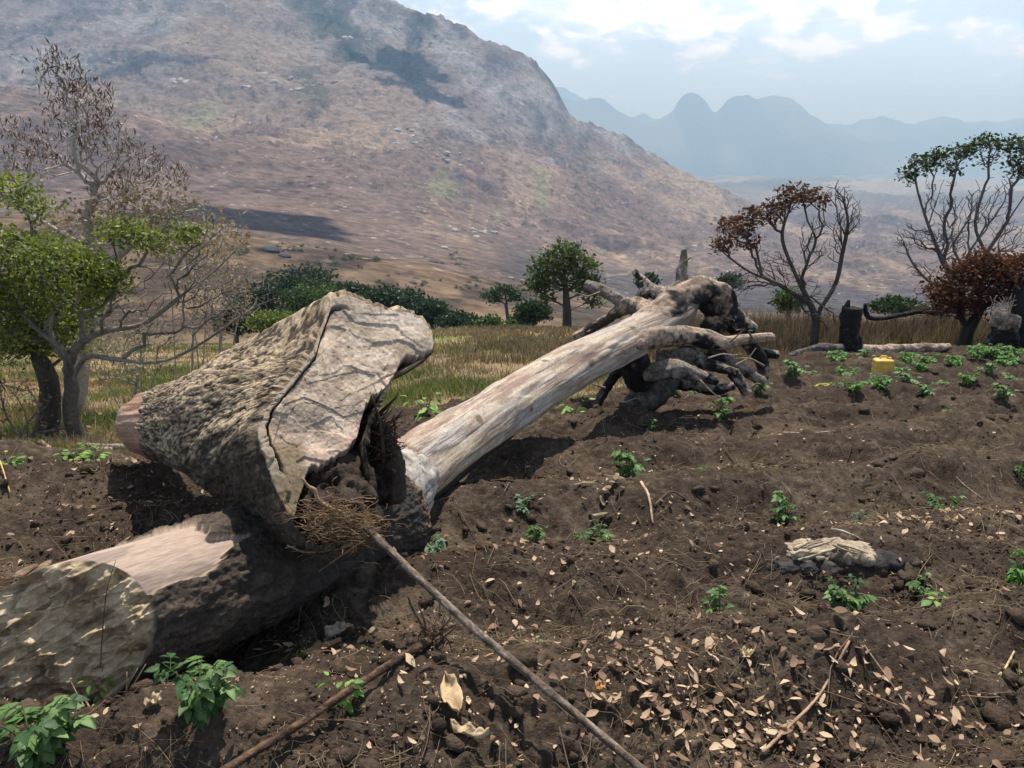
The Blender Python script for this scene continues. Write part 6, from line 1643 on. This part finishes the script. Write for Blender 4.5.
V, Fc, _, _ = tubes([(cpth, np.full(2, wv * .09), 12)]); build('cap', V, Fc, M_PL, ca, col=np.broadcast_to(np.array([.55, .36, .08]), V.shape))
q = G(822, 388); ca = empty('yellow_tub', tuple(q)); tag(ca, 'small squashed yellow plastic tub lying left of the canister', 'tub')
V = superbox(pix(14, q), pix(9, q), pix(7, q)); V[..., 2] += V[..., 0] * .15; V = V + q
o = build('body', V[:20], grid_faces(20, 48, True), M_PL, ca, col=np.broadcast_to(np.array([.60, .50, .07]), V[:20].shape))
m_ = o.modifiers.new('thick', 'SOLIDIFY'); m_.thickness = .004
rp = np.array([q + np.array([math.cos(a) * pix(6, q), math.sin(a) * pix(3.8, q), pix(6.6, q) + math.cos(a) * pix(.9, q)]) for a in np.linspace(0, 2 * PI, 25)])
V, Fc, _, _ = tubes([(rp, np.full(25, .006), 6)]); build('rim', V, Fc, M_PL, ca, col=np.broadcast_to(np.array([.62, .54, .10]), V.shape))

# ------------------------------------------------------------------ the far hillside: boulders, bushes, huts
M_ROCK = col_mat('granite', nscale=.35, namt=.3, bscale=.5, bump=.5, bdist=.6)
def rock_mesh(seed):
    K_, N_ = 14, 20; v = np.linspace(-PI / 2, PI / 2, K_)[:, None]; p = (np.arange(N_) * 2 * PI / N_)[None]
    d = np.stack([np.cos(v) * np.cos(p), np.cos(v) * np.sin(p), np.sin(v) + 0 * p], -1)
    n = fbm(d[..., 0] * 1.4, d[..., 1] * 1.4, d[..., 2] * 1.4 + seed, oct=3, seed=seed)
    q = d * (1 + .35 * n)[..., None] * np.array([1, .8, .62])
    return q, grid_faces(K_, N_, True), mixc(np.broadcast_to(np.array([.27, .245, .225]), q.shape), [.38, .35, .32], sstep(-.3, .4, n))
rocks = []
for s in range(4):
    q, f_, c_ = rock_mesh(971 + s); o = build('boulder', q, f_, M_ROCK, None, col=c_); rocks.append(o)
rr_ = np.random.default_rng(15); cnt = 0
zones = [(310, 85, 26, 12, 12, 7, 'on the upper slope left of the dark gully'), (265, 82, 30, 10, 8, 7, 'below the dark rock band high on the hill'), (325, 104, 18, 10, 9, 9, 'in the rock cluster on the mid slope'), (180, 82, 20, 8, 7, 9, 'on the granite face behind the tall pod tree'), (400, 130, 26, 16, 14, 7, 'down the shoulder of the hill'),
         (455, 158, 30, 14, 12, 7, 'on the slope in the middle of the hill'), (385, 160, 20, 10, 7, 6, 'near the foot path on the hill'), (475, 232, 22, 5, 10, 6, 'in the low rocky patch above the flat-topped tree'), (350, 40, 20, 12, 9, 9, 'near the ridge in the frame top'), (620, 190, 22, 5, 8, 6, 'on the lower tail of the hill'), (440, 240, 18, 8, 6, 5, 'above the green band of trees')]
for (px, py, rx, ry, n, sz, where) in zones:
    for i in range(int(n * 1.6)):
        x, y = px + rr_.normal() * rx * .55, py + rr_.normal() * ry * .55
        g = Gfar(x, y)
        if g is None: continue
        o = rocks[cnt] if cnt < 4 else rocks[cnt % 4].copy()
        if cnt >= 4: COL.objects.link(o)
        s_ = sz * rr_.uniform(.2, 1.0) ** 1.3 * (g[1] / 2200) ** .5 * 1.5
        o.location = (g[0], g[1], g[2] + s_ * .15); o.scale = (s_ * rr_.uniform(.8, 1.6), s_, s_ * rr_.uniform(.6, 1.1)); o.rotation_euler = (0, 0, rr_.uniform(0, 6))
        tag(o, 'one of the small grey boulders ' + where, 'boulder', 'grey boulders ' + where); cnt += 1
for (x, y, s_, lab) in [(188, 248, 1.8, 'dark flat-lying rock on the near slope behind the left trees'), (268, 250, 3.6, 'dark craggy rock outcrop on the near slope above the green band'), (283, 256, 2.4, 'smaller dark rock right of the craggy outcrop'), (432, 262, 1.6, 'dark rock on the spur above the green band'), (412, 283, 1.4, 'dark rock low on the spur, right of the domed tree')]:
    g = Gfar(x, y, 60); o = rocks[1].copy(); me = rocks[1].data.copy(); o.data = me; COL.objects.link(o)
    cc0 = np.ones((len(me.vertices), 4), np.float32); cc0[:, :3] = [.06, .055, .055]; me.color_attributes['Col'].data.foreach_set('color', cc0.ravel())
    o.location = (g[0], g[1], g[2]); s_ = s_ * g[1] / 300; o.scale = (s_ * 1.7, s_, s_ * .8); tag(o, lab, 'rock'); o.name = 'rock'
    if 'group' in o: del o['group']
bushes = []
for s in range(3):
    rsb = np.random.default_rng(990 + s); cts = rsb.normal(size=(14, 3)) * np.array([.55, .55, .35]) + np.array([0, 0, .5])
    o = leaf_mesh('hill_bush', cts, 26, .22, .22, DARKG, None, 991 + s, up=.4); bushes.append(o)
cnt = 0
bz = [(378, 8, 16, 3, 12, 7, 'along the skyline of the hill near the frame top'), (330, 20, 20, 9, 16, 9, 'in the dark gully near the hilltop'), (318, 82, 14, 8, 10, 6, 'among the boulders of the mid slope'), (430, 45, 20, 12, 8, 6, 'on the steep face below the skyline'), (378, 145, 30, 6, 10, 5, 'around the paths on the mid slope'), (500, 228, 10, 3, 5, 7, 'by the green plot in the valley slope'), (600, 245, 60, 8, 12, 3.6, 'dotted over the valley slope'), (880, 282, 45, 4, 18, 3.2, 'around the village in the valley'), (440, 258, 30, 5, 10, 2.4, 'at the stubble edge above the green band'), (340, 262, 40, 8, 8, 2.2, 'on the near spur above the green band'), (700, 255, 60, 10, 10, 3, 'on the plain left of the burnt tree'), (590, 160, 50, 12, 7, 5, 'on the falling ridge of the hill'), (470, 285, 60, 14, 26, 1.5, 'over the dark stubble slope behind the meadow'), (290, 250, 50, 8, 14, 1.6, 'around the dark craggy rocks of the near slope')]
for (px, py, rx, ry, n, sz, where) in bz:
    for i in range(n):
        g = Gfar(px + rr_.normal() * rx * .55, py + rr_.normal() * ry * .5, 110)
        if g is None: continue
        o = bushes[cnt] if cnt < 3 else bushes[cnt % 3].copy()
        if cnt >= 3: COL.objects.link(o)
        s_ = sz * rr_.uniform(.5, 1.1) * .8; o.location = (g[0], g[1], g[2] - s_ * .1); o.scale = (s_ * rr_.uniform(1, 1.6), s_, s_); o.rotation_euler = (0, 0, rr_.uniform(0, 6))
        tag(o, 'one of the tiny dark bushes ' + where, 'bush', 'tiny bushes ' + where); cnt += 1
M_HUT = col_mat('mud wall', nscale=2, namt=.1, bscale=3, bump=.1)
def hut_proto():
    r = empty('hut', (0, 0, 0)); w, d, h = 3.0, 2.4, 2.2
    V = np.array([[sx * w, sy * d, z] for z in (-2, h) for sx, sy in ((-1, -1), (1, -1), (1, 1), (-1, 1))] + [[-w, 0, h + 1.3], [w, 0, h + 1.3]], float)
    build('wall', V, [np.array([[0, 1, 5, 4], [1, 2, 6, 5], [2, 3, 7, 6], [3, 0, 4, 7]]), np.array([[4, 8, 7], [5, 6, 9]])], M_HUT, r, col=np.broadcast_to(np.array([.30, .17, .11]), V.shape), smooth=False)
    e_ = .5; R_ = np.array([[-w - e_, -d - e_, h - .2], [w + e_, -d - e_, h - .2], [w + e_, 0, h + 1.55], [-w - e_, 0, h + 1.55], [w + e_, d + e_, h - .2], [-w - e_, d + e_, h - .2]])
    o = build('roof', R_, np.array([[0, 1, 2, 3], [3, 2, 4, 5]]), M_HUT, r, col=np.broadcast_to(np.array([.34, .31, .29]), R_.shape), smooth=False); m_ = o.modifiers.new('t', 'SOLIDIFY'); m_.thickness = .15
    D_ = np.array([[-.5, -d - .02, -.2], [.5, -d - .02, -.2], [.5, -d - .02, 1.8], [-.5, -d - .02, 1.8]]); build('door', D_, np.array([[0, 1, 2, 3]]), M_HUT, r, col=np.broadcast_to(np.array([.04, .03, .03]), D_.shape), smooth=False)
    return r
hp_ = hut_proto(); first = True
for (x, y, s_, lab, grp) in [(694, 248, 1.6, 'lone small hut on the plain left of the burnt tree', None), (656, 241, 1.1, 'tiny hut on the slope behind the upright dead limb', None)] + [(850 + i * 6.5 + (i * 37 % 5), 284 + (i * 13 % 9) * .7, 1.3, 'tiny hut of the village strip in the valley between the two right trees', 'huts of the valley village') for i in range(9)]:
    g = Gfar(x, y)
    if first: o = hp_; first = False
    else:
        o = hp_.copy(); COL.objects.link(o)
        for c in hp_.children: d = c.copy(); COL.objects.link(d); d.parent = o
    if 'group' in o: del o['group']
    o.location = tuple(g); o.scale = (s_,) * 3; o.rotation_euler = (0, 0, (x * 3) % 6.28); tag(o, lab, 'hut', grp)

# clouds over the hill, above the haze, that shade patches of its slopes
M_CL, nt_, b_ = newmat('cloud'); b_.inputs['Base Color'].default_value = (.9, .9, .92, 1); b_.inputs['Roughness'].default_value = 1
for i, (px, py, wx, wy) in enumerate([(228, 218, 75, 90), (262, 226, 60, 60), (400, 72, 120, 100), (425, 95, 90, 90)]):
    g = Gfar(px, py)
    if g is None: continue
    c = g + SUN * ((1680 - g[2]) / SUN[2])
    K_, N_ = 24, 40; v = np.linspace(-PI / 2, PI / 2, K_)[:, None]; p = (np.arange(N_) * 2 * PI / N_)[None]
    d = np.stack([np.cos(v) * np.cos(p), np.cos(v) * np.sin(p), np.sin(v) + 0 * p], -1)
    n = fbm(d[..., 0] * 2.2, d[..., 1] * 2.2, d[..., 2] * 2 + i, oct=4, seed=995 + i)
    q = d * (1 + .75 * n)[..., None] * np.array([wx, wy, 34]) + c
    tag(build('sky_cloud', q, grid_faces(K_, N_, True), M_CL, None), kind='structure')
